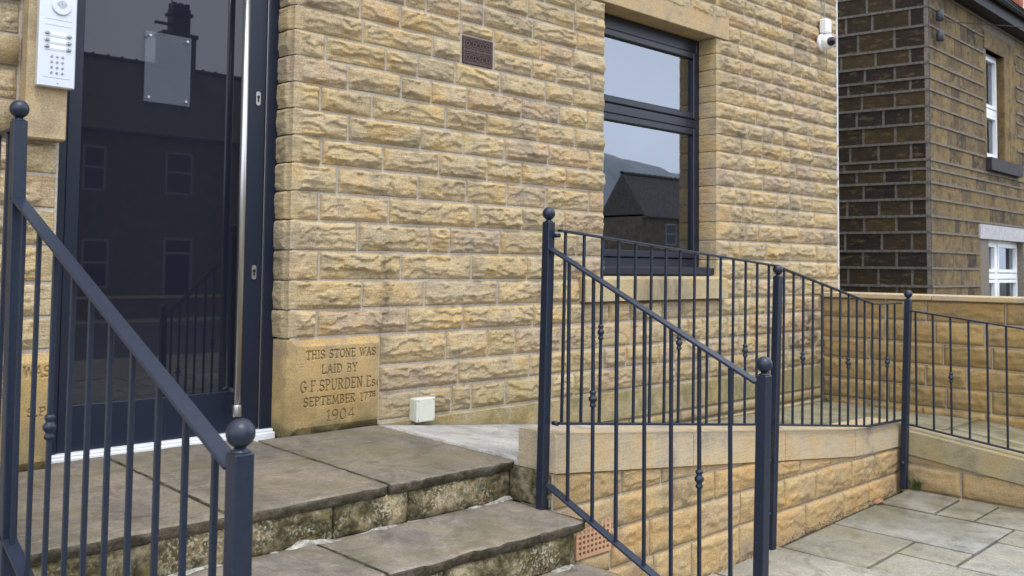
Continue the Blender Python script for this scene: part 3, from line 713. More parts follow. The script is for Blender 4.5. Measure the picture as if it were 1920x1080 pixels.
# ------------- window
yf = 4.150
lt = MB(); lt.box(LINT[0], LINT[1], YW-.018, YW+.33, LINT[2], LINT[3], 0.004); lt.build('lintel', M['ashlar'], house)
def sillx(t, P, base):
    sp = nd(t, 'ShaderNodeSeparateXYZ'); t.links.new(P, sp.inputs[0])
    a = math_(t, 'MULTIPLY', rangeN(t, math_(t, 'ABSOLUTE', math_(t, 'SUBTRACT', sp.outputs[0], 5.25)), 0.15, 0.5, 1, 0), rangeN(t, noise(t, P, 6.0, 6, 0.7, stretch=(1, 1, 0.25)), 0.36, 0.6))
    return mix(t, math_(t, 'MULTIPLY', a, 0.8), base, (0.11, 0.095, 0.075))
M['sill'] = stone_mat('sill_sandstone', [(0.40, 0.33, 0.21), (0.40, 0.33, 0.21)], dirt_amt=0.2, strata=0.2, bump=0.25, extra=sillx)
sl = MB()
sl.add([(SILLX[0], 3.935, -.217), (SILLX[1], 3.935, -.217), (SILLX[1], 3.935, -.075), (SILLX[0], 3.935, -.075), (SILLX[0], 3.99, -.055), (SILLX[1], 3.99, -.055), (SILLX[0], 4.30, -.045), (SILLX[1], 4.30, -.045), (SILLX[0], 4.30, -.217), (SILLX[1], 4.30, -.217)],
       [(0, 1, 2, 3), (3, 2, 5, 4), (4, 5, 7, 6), (6, 7, 9, 8), (8, 9, 1, 0), (0, 3, 4, 6, 8), (1, 9, 7, 5, 2)])
sl.build('window_sill', M['sill'], house)
win = MB()
X0, X1 = XW0+.004, XW1+.03
zt, zb = 1.765, 0.0
win.box(X0, X0+.07, yf, yf+.07, zb, zt, .004); win.box(X1-.07, X1, yf, yf+.07, zb, zt, .004)
win.box(X0+.07, X1-.07, yf+.001, yf+.069, zt-.10, zt, .004)
win.box(X0+.07, X1-.07, yf+.001, yf+.069, zb, zb+.075, .004)
win.box(X0+.07, X1-.07, yf-.004, yf+.066, 1.075, 1.145, .006)
wf = win.build('window_frame', M['winnavy'], house)
for (z0, z1) in ((1.147, zt-.102), (zb+.077, 1.073)):
    s = MB(); a0, a1 = X0+.072, X1-.072; t = .05; y0 = yf-.012
    s.box(a0, a0+t, y0, y0+.06, z0, z1, .006); s.box(a1-t, a1, y0, y0+.06, z0, z1, .006); s.box(a0+t, a1-t, y0+.001, y0+.059, z1-t, z1, .006); s.box(a0+t, a1-t, y0+.001, y0+.059, z0, z0+t, .006)
    s.build('sash', M['winnavy'], wf)
    p = MB(); p.box(a0+t-.005, a1-t+.005, y0+.030, y0+.034, z0+t-.005, z1-t+.005); p.build('pane', M['glass'], wf)
    p = MB(); bb = .012
    p.box(a1-t-bb, a1-t-.001, y0+.042, y0+.054, z0+t, z1-t); p.box(a0+t+.001, a0+t+bb, y0+.042, y0+.054, z0+t, z1-t); p.build('glazing_spacer', M['steel'], wf)
tr = MB(); tr.box(X0, X1, 4.02, yf-.002, -.044, -.012, .004); tr.box(X0, X1, 4.016, 4.032, -.043, .006, .003); tr.box(X0, X1, 4.05, yf-.002, -.010, 0.012, .003); tr.build('sill_trim', M['winnavy'], house)
pr_ = MB(); pr_.box(5.972, 5.994, 4.225, 4.62, 0.03, 1.76); pr_.box(XW0-.006, XW0+.012, 4.225, 4.62, 0.03, 1.76); pr_.box(XW0-.006, 5.994, 4.225, 4.66, 0.0, 0.028); pr_.build('window_reveal', M['plaster'], house)
# ------------- entrance door
yd = 4.135
dr = thing('tmp', 'x', 'x'); COL.objects.unlink(dr); bpy.data.objects.remove(dr)
fr = MB()
fr.box(XD0+.012, 1.345, yd-.012, yd+.06, -0.815, 1.75, .004); fr.box(2.275, XD1+.06, yd-.012, yd+.06, -0.815, 1.75, .004)
fr.box(1.345, 2.275, yd-.011, yd+.059, 1.68, 1.75, .004)
fr.build('door_frame', M['navy'], house)
lf = MB()
lf.box(1.348, 1.405, yd, yd+.05, -0.808, 1.676, .003); lf.box(2.158, 2.270, yd, yd+.05, -0.808, 1.676, .003)
lf.box(1.405, 2.158, yd+.001, yd+.049, -0.808, -0.605, .003); lf.box(1.405, 2.158, yd+.001, yd+.049, 1.58, 1.676, .003)
door = lf.build('door', M['navy'], house)
p = MB(); p.box(1.402, 2.161, yd+.008, yd+.013, -0.608, 1.583); p.build('glass_pane', M['doorglass'], door)
g = MB(); g.box(2.2705, 2.2745, yd-.006, yd+.02, -0.80, 1.676); g.build('weather_seal', M['steel'], door)
hd = MB(); hx, hy = 2.123, 4.066
hd.lathe([(.0175, -0.69), (.0175, 1.5)], (hx, hy, 0), n=20)
hd.lathe([(.0215, -0.715), (.0225, -0.712), (.0225, -0.665), (.0215, -0.662)], (hx, hy, 0), n=20); hd.lathe([(.012, 0), (.012, .066)], (hx, hy, -0.60), axis=(0, 1, 0), n=12); hd.lathe([(.012, 0), (.012, .066)], (hx, hy, 1.4), axis=(0, 1, 0), n=12)
hd.build('pull_handle', M['steel'], door, True)
for zl in (0.812, -0.04):
    lk = MB(); xl = 2.229
    for i in (0,):
        pr = [(xl+.0125*math.cos(a), zl+.0225*(1 if math.sin(a) > 0 else -1)+.0125*math.sin(a)) for a in [2*math.pi*k/20 for k in range(20)]]
        n = len(pr); lk.add([(x, yd-.006, z) for x, z in pr]+[(x, yd+.001, z) for x, z in pr], [tuple(range(n))]+[(i, (i+1) % n, n+(i+1) % n, n+i)[::-1] for i in range(n)])
    lo = lk.build('lock', M['steel'], door)
    lk = MB(); lk.lathe([(.0075, 0), (.0075, .003)], (xl, yd-.0085, zl+.008), axis=(0, 1, 0), n=14); lk.box(xl-.0035, xl+.0035, yd-.0085, yd-.006, zl-.016, zl+.004); lk.build('keyhole', M['black'], door)
th = MB()
th.box(1.272, 2.336, 4.078, yd+.02, -0.868, -0.842+.03, .004); th.box(1.272, 2.336, 4.098, yd+.03, -0.812, -0.800, .003)
th.build('threshold', M['threshold'], house)
# notice plate stood off the door glass
sgn = thing('notice_plate', 'clear acrylic notice plate fixed on the upper door glass by four studs', 'sign', (1.78, yd-.01, 0.72))
sp = MB(); sp.box(1.662, 1.876, yd-.016, yd-.011, 0.725, 1.045, .001); sp.build('plate', M['acrylic'], sgn)
for (x, z) in ((1.682, .745), (1.856, .745), (1.682, 1.025), (1.856, 1.025)):
    q = MB(); q.lathe([(.006, 0), (.006, .028)], (x, yd-.021, z), axis=(0, 1, 0), n=10); q.build('stud', M['steel'], sgn)

# ------------- upper air vent in the wall (cast iron with rosettes)
v = MB(); yv = YW-.006
v.box(VX0-.004, VX1+.004, YW-.0012, YW-.0004, VZ0-.003, VZ1+.003)
v.build('vent_back', M['void'], wall_o)
yv = YW-.009; v = MB(); t = .008
v.box(VX0, VX0+t, yv, YW+.02, VZ0, VZ1); v.box(VX1-t, VX1, yv, YW+.02, VZ0, VZ1); v.box(VX0+t, VX1-t, yv+.0005, YW+.02, VZ1-t, VZ1); v.box(VX0+t, VX1-t, yv+.0005, YW+.02, VZ0, VZ0+t)
zm = (VZ0+VZ1)/2; v.box(VX0+t, VX1-t, yv+.001, YW+.02, zm-.007, zm+.007)
def ring(cx, cz, r, wd=.0045, n=16):
    pts = []
    for k in range(n):
        a = 2*math.pi*k/n
        for rr, y in ((r-wd, yv+.002), (r+wd, yv+.002), (r+wd, yv+.012), (r-wd, yv+.012)): pts.append((cx+rr*math.cos(a), y, cz+rr*math.sin(a)))
    f = []
    for k in range(n):
        a, b_ = 4*k, 4*((k+1) % n)
        for j in range(4): f.append((a+j, b_+j, b_+(j+1) % 4, a+(j+1) % 4)[::-1])
    v.add(pts, f)
for zc in ((VZ0+zm)/2-.001, (VZ1+zm)/2+.001):
    for i in range(4):
        cx = VX0+.008+(VX1-VX0-.016)*(i+.5)/4
        ring(cx, zc, .026, .004); ring(cx, zc, .012, .0045, 12)
        for a in range(8):
            g_ = a*math.pi/4; v.beam((cx+.014*math.cos(g_), yv+.006, zc+.014*math.sin(g_)), (cx+.026*math.cos(g_), yv+.006, zc+.026*math.sin(g_)), .004, .004)
    for i in range(5):
        cx = VX0+.008+(VX1-VX0-.016)*i/4
        v.beam((cx, yv+.006, zc-.03), (cx, yv+.006, zc+.03), .005, .006)
        ring(cx, zc+.026, .008, .003, 8); ring(cx, zc-.026, .008, .003, 8)
v.build('vent_grille', M['iron'], wall_o)

# ------------- intercom panel on the ashlar block
ic = thing('intercom_panel', 'silver door entry intercom panel with round speaker, call buttons and keypad', 'intercom', (1.20, 3.915, 0.69))
u0, z0_ = 1.146, 0.690; yi = 3.878
b = MB(); b.box(u0, u0+.140, yi, 3.914, z0_, z0_+.46, .004); b.build('faceplate', M['panel'], ic)
b = MB(); b.lathe([(.036, 0), (.036, .004), (.033, .006)], (u0+.080, yi-.001, z0_+.325), axis=(0, -1, 0), n=28); spk = b.build('speaker', M['panel'], ic)
b = MB()
for i in range(-3, 4):
    for j in range(-3, 4):
        if i*i+j*j < 12: b.lathe([(.0018, 0), (.0018, .0005)], (u0+.080+i*.0055, yi-.0073, z0_+.331+j*.0045), axis=(0, -1, 0), n=6)
b.build('speaker_holes', M['panel_line'], spk)
for i, zz in enumerate((.212, .184, .158)):
    for s_, uu in ((0, .030), (1, .112)):
        b = MB(); b.obox(Vector((u0+uu, yi-.004, z0_+zz-(.004 if s_ else 0))), Vector((1, 0, 0)), Vector((0, 1, 0)), Vector((0, 0, 1)), .018, .008, .011, .003); b.build('call_button', M['chrome'], ic)
    b = MB(); b.box(u0+.042, u0+.100, yi-.0012, yi, z0_+zz-.006, z0_+zz+.008); b.build('name_strip', M['white'], ic)
    b = MB(); b.box(u0+.024, u0+.118, yi-.0008, yi, z0_+zz-.0130, z0_+zz-.0122); b.build('panel_line', M['panel_line'], ic)
for zz in (.268, .245, .036, .397):
    b = MB(); b.box(u0+.020, u0+.122, yi-.0008, yi, z0_+zz, z0_+zz+.0009); b.build('panel_line', M['panel_line'], ic)
for r_ in range(4):
    for c_ in range(3):
        b = MB(); b.lathe([(.0052, 0), (.0052, .002), (.0042, .003)], (u0+.050+c_*.0205, yi, z0_+.121-r_*.0215), axis=(0, -1, 0), n=12); b.build('key', M['chrome'], ic)
b = MB(); b.lathe([(.003, 0), (.003, .001)], (u0+.075, yi, z0_+.016), axis=(0, -1, 0), n=10); b.build('fixing_screw', M['chrome'], ic)

# ------------- cream junction box low on the wall
jb = thing('junction_box', 'small cream plastic junction box low on the wall beside the inscribed stone', 'junction box', (3.155, YW-.02, -0.826))
b = MB(); b.box(3.086, 3.208, 3.945, 3.998, -0.830, -0.708, .006); b.build('body', M['plastic'], jb)
b = MB(); b.box(3.084, 3.210, 3.925, 3.944, -0.832, -0.706, .005); lid = b.build('lid', M['plastic'], jb)
for (x, z) in ((3.095, -.82), (3.199, -.82), (3.095, -.718), (3.199, -.718)):
    b = MB(); b.lathe([(.004, 0), (.004, .0015)], (x, 3.925, z), axis=(0, -1, 0), n=8); b.build('screw', M['panel_line'], lid)

# ------------- security camera near the corner
sc_ = thing('security_camera', 'white turret security camera with a black lens near the building corner', 'camera', (7.62, YW-.02, 2.0))
b = MB(); b.box(7.545, 7.640, 3.90, 3.975, 2.085, 2.215, .012); b.build('junction_housing', M['white'], sc_)
b = MB(); b.lathe([(.075, 0), (.078, .02), (.072, .035)], (7.575, 3.975, 2.005), axis=(0, -1, 0), n=24); b.build('base_plate', M['white'], sc_, True)
b = MB(); b.sphere((7.575, 3.915, 2.005), .068, 24, 14); b.build('eyeball', M['white'], sc_, True)
dl = Vector((-0.45, -0.85, -0.12)).normalized(); b = MB(); b.lathe([(.040, 0), (.040, .012), (.034, .016)], Vector((7.575, 3.915, 2.005))+dl*.058, axis=dl, n=22); b.build('lens', M['lens'], sc_, True)
b = MB(); b.tube([(7.625, 3.964, 2.21), (7.632, 3.962, 2.6), (7.628, 3.963, 3.1)], .005, 6); b.tube([(7.66, 3.962, 1.95), (7.66, 3.962, 1.75)], .004, 6); b.build('cable', M['panel_line'], sc_)

# ================================================================== LANDING AND STEPS
XL0, XL1 = 0.885, 2.862
steps = thing('entrance_steps', 'mossy stone entrance steps with riven slab treads below the glass door', 'steps', (1.9, 2.4, -1.5))
def slab(name, parent, mat, x0, x1, y0, y1, zf, thick, seed, front=False, left=False, right=False, res=0.022, rough=0.0030, edge_mat=None):
    nu = max(3, int((x1-x0)/res)); nv = max(3, int((y1-y0)/res))
    uu = np.linspace(x0, x1, nu); vv = np.linspace(y0, y1, nv); u, v = np.meshgrid(uu, vv, indexing='ij')
    tt = 2.2*fbm(u*2.1+seed, v*3.4, seed, 5)+seed*0.37
    z = zf(u, v)+rough*(fbm(u*3.2+seed, v*4.5, seed, 5)+0.9*(terr(tt, 0.8)-tt*0.8))
    fe = 0.010*fbm(u*9, u*0+seed, seed+1, 3)
    vpos = v.copy()
    if front:
        w = np.clip(1-(v-y0)/0.05, 0, 1); vpos = v+fe*w; z = z-0.006*(v < y0+1e-6)*(0.2+1.2*vnoise(u*25, v*0, seed))
    P = np.stack([u, vpos, z], -1); Bt = P.copy(); Bt[..., 2] -= thick
    verts = [P.reshape(-1, 3)]; faces = [grid_idx(nu, nv)]; idx = np.arange(nu*nv).reshape(nu, nv); off = nu*nv
    loop = np.concatenate([idx[:, 0], idx[-1, 1:], idx[-2::-1, -1], idx[0, -2:0:-1]])
    prev = loop; m = len(loop); k = np.arange(m); k2 = (k+1) % m
    for j in range(1, 4):
        B = P.reshape(-1, 3)[loop].copy(); B[:, 2] -= thick*j/3
        if front:
            fr_ = np.abs(v.reshape(-1)[loop]-y0) < 1e-6
            a = 0.010*fbm(B[:, 0]*26, B[:, 2]*0+j*3.1, seed+j, 3)+0.006*fbm(B[:, 0]*70, B[:, 2]*0+j*5.3, seed+j+4, 2)
            B[:, 1] += np.where(fr_, (0.004, 0.007, 0.020)[j-1]+(a if j < 3 else 0), 0)
        verts.append(B); cur = off+k; off += m
        faces.append(np.stack([prev[k], cur[k], cur[k2], prev[k2]], -1)); prev = cur
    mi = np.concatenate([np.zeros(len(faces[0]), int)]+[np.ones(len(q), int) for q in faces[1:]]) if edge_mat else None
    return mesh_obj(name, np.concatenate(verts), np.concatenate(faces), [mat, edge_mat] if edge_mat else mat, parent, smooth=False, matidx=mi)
zl = lambda u, v: -0.846+0.021*(v-2.95)/1.05
g = 0.008
jointsL = [XL0, 1.522, 2.186, XL1]
for i in range(3):
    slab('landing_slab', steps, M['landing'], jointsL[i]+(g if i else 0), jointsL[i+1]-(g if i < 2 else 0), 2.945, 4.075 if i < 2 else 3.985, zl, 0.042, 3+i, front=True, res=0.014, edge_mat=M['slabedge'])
tz = [-1.018, -1.19, -1.362]; ty = [2.517, 2.09, 1.66]
tj = [[XL0, 1.20, 1.872, 2.846], [XL0, 1.62, 2.35, 2.845], [XL0, 1.45, 2.2, 2.845]]
for i in range(3):
    for j in range(3):
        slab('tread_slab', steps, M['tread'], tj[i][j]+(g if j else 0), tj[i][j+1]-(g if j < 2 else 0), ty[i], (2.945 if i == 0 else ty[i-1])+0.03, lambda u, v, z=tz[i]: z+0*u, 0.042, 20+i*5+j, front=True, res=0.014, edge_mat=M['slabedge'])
ry = [2.975, 2.55, 2.12, 1.69]; rz = [-0.888, -1.060, -1.232, -1.404]; rb = [-1.018, -1.19, -1.362, -1.52]
for i in range(4):
    r = random.Random(40+i); x = XL0+.02; xe = XL1+.008 if i == 0 else 2.80
    while x < xe-0.02:
        w = r.uniform(0.34, 0.62)
        if xe-x-w < 0.2: w = xe-x
        stone_block('riser_stone', steps, M['riser'], (x, ry[i], rb[i]+.001), (1, 0, 0), (0, 0, 1), w-.012, rz[i]-rb[i]-.002, 300+i*31+int(x*50), amp=0.016, res=0.011, back=0.1)
        x += w
    # mortar haunch smeared along the foot of the riser
    n = 150; vv = []; xs_ = np.linspace(XL0+.02, xe, n)
    for k, xx in enumerate(xs_):
        wd = max(0.001, 0.010+0.045*fbm(np.array(xx*9.0), np.array(i*3.1), 5, 4)); hg = max(0.001, 0.006+0.045*fbm(np.array(xx*8.0), np.array(i*7.7), 8, 4))
        vv += [(xx, ry[i]+.004, rb[i]+hg), (xx, ry[i]-.010, rb[i]+hg*.5+.002), (xx, ry[i]-.012-wd, rb[i]+.0035)]
    if i < 3: mesh_obj('mortar_fillet', vv, [(3*k+a, 3*k+a+1, 3*k+a+4, 3*k+a+3) for k in range(n-1) for a in (0, 1)], M['smear'], steps, smooth=True)
core = MB(); core.box(XL0+.05, XL1-.02, 3.0, 3.98, -1.55, -0.905); core.box(XL0+.05, 2.79, 2.58, 3.0, -1.55, -1.08); core.box(XL0+.05, 2.79, 2.16, 2.58, -1.55, -1.25); core.box(XL0+.05, 2.79, 1.72, 2.16, -1.55, -1.422)
core.box(2.78, 2.868, 2.60, 2.99, -1.55, -1.022)
core.build('core', M['riser'], steps)
for i, (y0, y1, z1) in enumerate(((2.98, 3.98, -.903), (2.55, 2.975, -1.075), (2.12, 2.545, -1.247), (1.69, 2.115, -1.419))):
    stone_block('side_stone', steps, M['riser'], (XL0+.045, y1, -1.55), (0, -1, 0), (0, 0, 1), y1-y0-.005, z1+1.55, 700+i, amp=0.015, res=0.03)

# ================================================================== RAMP
def ztop(x):      # top of the first coping
    return -0.700-0.1052*(x-2.86) if x < 5.56 else (-0.984-0.026*(x-5.56))
rp = struct('ramp', bpy.data.objects.new('ramp', None)); link(rp, None, (4, 3.4, -1.1))
xs_ = [2.868, 3.62, 4.30, 4.95, 5.56]
for i in range(4):
    slab('ramp_slab', rp, M['rampslab'], xs_[i]+.004, xs_[i+1]-.004, 2.925, 3.975, lambda u, v: -0.846-0.105*(u-2.868)+0.012*(v-2.95), 0.06, 60+i, res=0.05)
xs_ = [5.56, 6.25, 6.95, 7.6]
for i in range(3):
    slab('ramp_slab', rp, M['ramplow'], xs_[i]+.004, xs_[i+1]-.004, 2.705 if i else 2.925, 3.975, lambda u, v: -1.128-0.006*(u-5.56)-0.01*(3.98-v), 0.06, 70+i, res=0.05)
ys_ = [2.70, 2.0, 1.3, 0.6, -0.1]
for i in range(4):
    for a, b_ in ((6.415, 7.0), (7.0, 7.6)):
        slab('ramp_slab', rp, M['ramplow'], a+.004, b_-.004, ys_[i+1]+.004, ys_[i]-.004, lambda u, v: -1.145-0.105*np.maximum(2.70-v, 0), 0.06, 80+i, res=0.06)
fl = MB(); fl.box(2.87, 7.59, 2.93, 3.98, -1.9, -1.24); fl.box(6.42, 7.59, -0.1, 2.92, -1.9, -1.53); fl.build('ramp_fill', M['joint'], rp)

# first retaining wall with its sloping coping
rw = thing('ramp_wall', 'low golden sandstone retaining wall with sloping pale coping beside the steps', 'wall', (4.5, 2.72, -1.5))
YR = 2.722
core = MB()
core.add([(2.868, YR+.004, -1.75), (5.56, YR+.004, -1.75), (6.235, YR+.004, -1.75), (6.235, YR+.004, ztop(6.23)-.17), (5.56, YR+.004, ztop(5.56)-.17), (2.868, YR+.004, -.87),
          (2.868, 2.915, -1.75), (5.56, 2.915, -1.75), (6.235, 2.915, -1.75), (6.235, 2.915, ztop(6.23)-.17), (5.56, 2.915, ztop(5.56)-.17), (2.868, 2.915, -.87)],
         [(0, 1, 4, 5), (1, 2, 3, 4), (0, 5, 11, 6), (2, 8, 9, 3), (6, 11, 10, 7), (7, 10, 9, 8)])
core.build('core', M['mortar_pale'], rw)
cz = [-1.75, -1.60, -1.340, -1.168, -1.022, -0.855]
ABX = (3.005, 3.235, -1.252, -1.097)
for k in range(5):
    r = random.Random(50+k); x = 2.872; first = True
    edges = []
    while x < 6.225:
        w = r.uniform(0.27, 0.46)
        if first and k == 2: edges.append((2.872, ABX[0]-.004)); x = ABX[1]+.006; first = False; continue
        if 6.225-x-w < 0.16: w = 6.225-x
        edges.append((x, x+w)); x += w; first = False
    for (a, b_) in edges:
        z0, z1 = cz[k]+.005, cz[k+1]-.005
        cop = lambda u, a=a, z0=z0, z1=z1: np.array([min(z1, (ztop(a+q)-.166)) for q in np.atleast_1d(u)])-z0
        if k == 2 and a < 3.4 and b_ < ABX[0]+.2:
            pass
        if max(cop(np.array([.005, b_-a-.01]))) < 0.012: continue
        stone_block('stone', rw, M['ret'], (a+.006, YR, z0), (1, 0, 0), (0, 0, 1), b_-a-.012, z1-z0, 400+k*40+int(a*20), amp=0.018, res=0.010, top=cop)
# stones of the wall that close round the airbrick (course 2 is taller than the brick)
stone_block('stone', rw, M['ret'], (ABX[0], YR, -1.340), (1, 0, 0), (0, 0, 1), ABX[1]-ABX[0], ABX[2]+1.335, 991, amp=0.012, res=0.014)
# end of the wall facing the landing
stone_block('stone', rw, M['riser'], (2.864, 2.985, -1.015), (0, -1, 0), (0, 0, 1), .255, .150, 801, amp=0.012, res=0.011)
# airbrick
v = MB(); x0, x1, z0, z1 = ABX; ya = YR-.012
v.box(x0, x1, YR+.02, YR+.03, z0, z1); v.build('airbrick_back', M['void'], rw)
v = MB(); fx = .016
nxh, nzh = 8, 6
def edges_(a, b_, n, bar):
    st = (b_-a-2*fx-bar*(n-1))/n; out = [(a, a+fx)]
    for i in range(1, n): q = a+fx+i*st+(i-1)*bar; out.append((q, q+bar))
    out.append((b_-fx, b_)); return out
for (a, b_) in edges_(x0, x1, nxh, .011): v.box(a, b_, ya, YR+.02, z0, z1)
for (a, b_) in edges_(z0, z1, nzh, .009): v.box(x0+.001, x1-.001, ya+.0008, YR+.019, a+.0002, b_-.0002)
v.build('airbrick', M['terracotta'], rw)
# coping stones
def coping(x0, x1, mat, seed):
    N = 10; vv = []; y0, y1 = 2.702, 2.925; ch = .012
    for i in range(N+1):
        x = x0+(x1-x0)*i/N; z = ztop(x)
        for (y, dz) in ((y0, -.162), (y0, -ch), (y0+ch, 0), (y1, 0), (y1, -.162)):
            vv.append((x, y+(.0015*fbm(np.array(x*9), np.array(dz*40.), seed, 2) if y == y0 else 0), z+dz))
    f = [(5*i+a, 5*(i+1)+a, 5*(i+1)+(a+1) % 5, 5*i+(a+1) % 5) for i in range(N) for a in range(5)]
    f += [(0, 1, 2, 3, 4), tuple(5*N+q for q in (4, 3, 2, 1, 0))]
    return mesh_obj('coping_stone', vv, f, mat, rw)
for a, b_ in ((2.862, 3.848), (3.853, 4.72), (4.725, 5.558)): coping(a, b_, M['coping'], int(a*10))
coping(5.562, 6.215, M['coping'], 77)

# lower ramp wall running towards the street
rw2 = thing('ramp_wall', 'low mossy retaining wall with greenish coping beside the right-hand lower ramp', 'wall', (6.3, 1.8, -1.45))
XQ = 6.222
zt2 = lambda y: -1.040-0.117*(2.70-y)
core = MB()
core.add([(XQ+.004, 2.915, -1.9), (XQ+.004, -.1, -1.9), (XQ+.004, -.1, zt2(-.1)-.16), (XQ+.004, 2.915, zt2(2.9)-.16), (XQ+.19, 2.915, -1.9), (XQ+.19, -.1, -1.9), (XQ+.19, -.1, zt2(-.1)-.16), (XQ+.19, 2.915, zt2(2.9)-.16)],
         [(0, 3, 2, 1)[::-1], (4, 5, 6, 7)[::-1], (1, 2, 6, 5)[::-1], (0, 4, 7, 3)[::-1]])
core.build('core', M['mortar'], rw2)
for k, (z0, z1) in enumerate(((-1.6, -1.44), (-1.44, -1.272), (-1.272, -1.10))):
    y = 2.715; r = random.Random(9+k)
    while y > -0.05:
        w = r.uniform(0.36, 0.6)
        if k == 1 and y > 2.6: w = 0.39
        top = lambda u, y=y, z0=z0, z1=z1: np.array([min(z1-.004, zt2(y-q)-.166) for q in np.atleast_1d(u)])-z0-.004
        if max(top(np.array([0, w]))) > 0.015:
            stone_block('stone', rw2, M['ret2'], (XQ, y-.006, z0+.004), (0, -1, 0), (0, 0, 1), w-.012, z1-z0-.008, 600+k*20+int(y*9), amp=0.014, res=0.016, top=top)
        y -= w
y = 2.66
for w in (0.93, 0.9, 0.9):
    vv = []; x0, x1, ch = 6.200, 6.425, .014
    for yy in (y, y-w+.005):
        for (x, dz) in ((x0, -.162), (x0, -ch), (x0+ch, 0), (x1, 0), (x1, -.162)): vv.append((x, yy, zt2(yy)+dz))
    mesh_obj('coping_stone', vv, [(a, (a+1) % 5, 5+(a+1) % 5, 5+a) for a in range(5)]+[(4, 3, 2, 1, 0), (5, 6, 7, 8, 9)], M['coping2'], rw2); y -= w

# boundary wall
bw = thing('boundary_wall', 'tall brown-gold sandstone boundary wall with flat coping on the right', 'wall', (7.75, 1.9, -1.2))
XB = 7.60
b = MB(); b.box(XB+.004, XB+.29, -0.6, 3.995, -1.9, -0.236); b.build('core', M['mortar_pale'], bw)
bz = [-1.62, -1.46, -1.30, -1.187, -1.083, -0.918, -0.745, -0.574, -0.402, -0.234]
for k in range(len(bz)-1):
    y = 3.985; r = random.Random(70+k)
    while y > -0.5:
        w = r.uniform(0.30, 0.62)
        stone_block('stone', bw, M['bound'], (XB, y-.006, bz[k]+.005), (0, -1, 0), (0, 0, 1), w-.012, bz[k+1]-bz[k]-.010, 900+k*37+int(y*11), amp=0.020, res=0.014)
        y -= w
y = 3.99
for w in (0.95, 1.0, 0.9, 0.95, 0.8):
    b = MB(); b.box(XB-.035, XB+.325, y-w+.003, y-.003, -0.232, -0.190, .006); b.build('coping_stone', M['coping'], bw); y -= w

# ================================================================== PAVING
pz = lambda u, v: -1.5+0.035*(u-4.3)
pv = struct('paving', mesh_obj('paving', [(-3, -4, pz(-3, 0)-.03), (6.23, -4, pz(6.23, 0)-.03), (6.23, 2.74, pz(6.23, 0)-.03), (-3, 2.74, pz(-3, 0)-.03)], [(0, 1, 2, 3)], M['joint']))
def flag(x0, x1, y0, y1, seed):
    r = random.Random(seed); g = 0.0085
    a, b_ = r.uniform(-.003, .003), r.uniform(-.002, .002)
    m = MB(); c = [(x0+g, y0+g), (x1-g, y0+g), (x1-g, y1-g), (x0+g, y1-g)]
    c = [(x+r.uniform(-.004, .004), y+r.uniform(-.004, .004)) for x, y in c]
    cx, cy = (x0+x1)/2, (y0+y1)/2; ch = .006
    def P(x, y, dz): return (x, y, pz(x, y)+a*(x-cx)*2+b_+dz)
    top = [(x+(ch if x < cx else -ch), y+(ch if y < cy else -ch)) for x, y in c]
    vv = [P(x, y, -.03) for x, y in c]+[P(x, y, -ch*.6) for x, y in c]+[P(x, y, 0) for x, y in top]
    f = [(8, 9, 10, 11)]
    for l in (0, 4):
        for i in range(4): j = (i+1) % 4; f.append((l+i, l+j, l+4+j, l+4+i))
    m.add(vv, f); return m.build('flagstone', M['flag'], pv)
flags = [(4.585, 5.165, 2.175, 2.655), (5.165, 5.75, 1.865, 2.655), (4.915, 5.165, 1.865, 2.175), (5.75, 6.19, 2.31, 2.655), (5.75, 6.19, 2.08, 2.31), (5.75, 6.19, 1.60, 2.08),
         (4.0, 4.585, 2.10, 2.68), (4.44, 4.915, 1.50, 2.175) , (3.45, 4.0, 2.30, 2.70), (2.85, 3.45, 2.30, 2.70), (2.85, 3.45, 1.80, 2.30), (3.45, 4.0, 1.80, 2.30), (4.0, 4.44, 1.50, 2.10), (2.85, 4.0, 1.5, 1.80),
         (4.915, 5.45, 1.42, 1.865), (5.45, 5.75, 1.42, 1.865), (5.75, 6.19, 1.15, 1.60), (4.44, 4.915, 1.0, 1.5), (4.915, 5.75, 1.0, 1.42), (5.75, 6.19, 0.7, 1.15), (3.4, 4.44, 0.95, 1.5), (2.85, 3.4, 0.95, 1.5)]
for i, q in enumerate(flags): flag(*q, 30+i)
r = random.Random(3)
for y1, y0 in ((0.7, 0.15), (0.15, -0.4), (-0.4, -1.0), (-1.0, -1.6), (-1.6, -2.2), (-2.2, -2.9), (-2.9, -3.5), (-3.5, -4.0)):
    x = -3.0
    while x < 6.18:
        w = r.uniform(0.5, 0.95)
        if 6.18-x-w < .25: w = 6.18-x
        flag(x, x+w, y0, y1, int(x*100+y0*31)+5000); x += w
for (x0, x1, y0, y1) in ((2.85, 4.44, 0.7, 0.95), (4.44, 5.75, .7, 1.0), (-3, -2.2, .7, 1.6), (-2.2, -1.3, .7, 1.6), (-1.3, -.4, .7, 1.6), (-.4, .4, .7, 1.6), (.4, 1.2, .7, 1.6), (1.2, 2.0, .7, 1.6), (2.0, 2.85, .7, 1.6), (-3, -2, 1.6, 2.7), (-2, -1, 1.6, 2.7), (-1, 0, 1.6, 2.7), (0, .88, 1.6, 2.7)):
    flag(x0, x1, y0, y1, int(x0*77)+900)

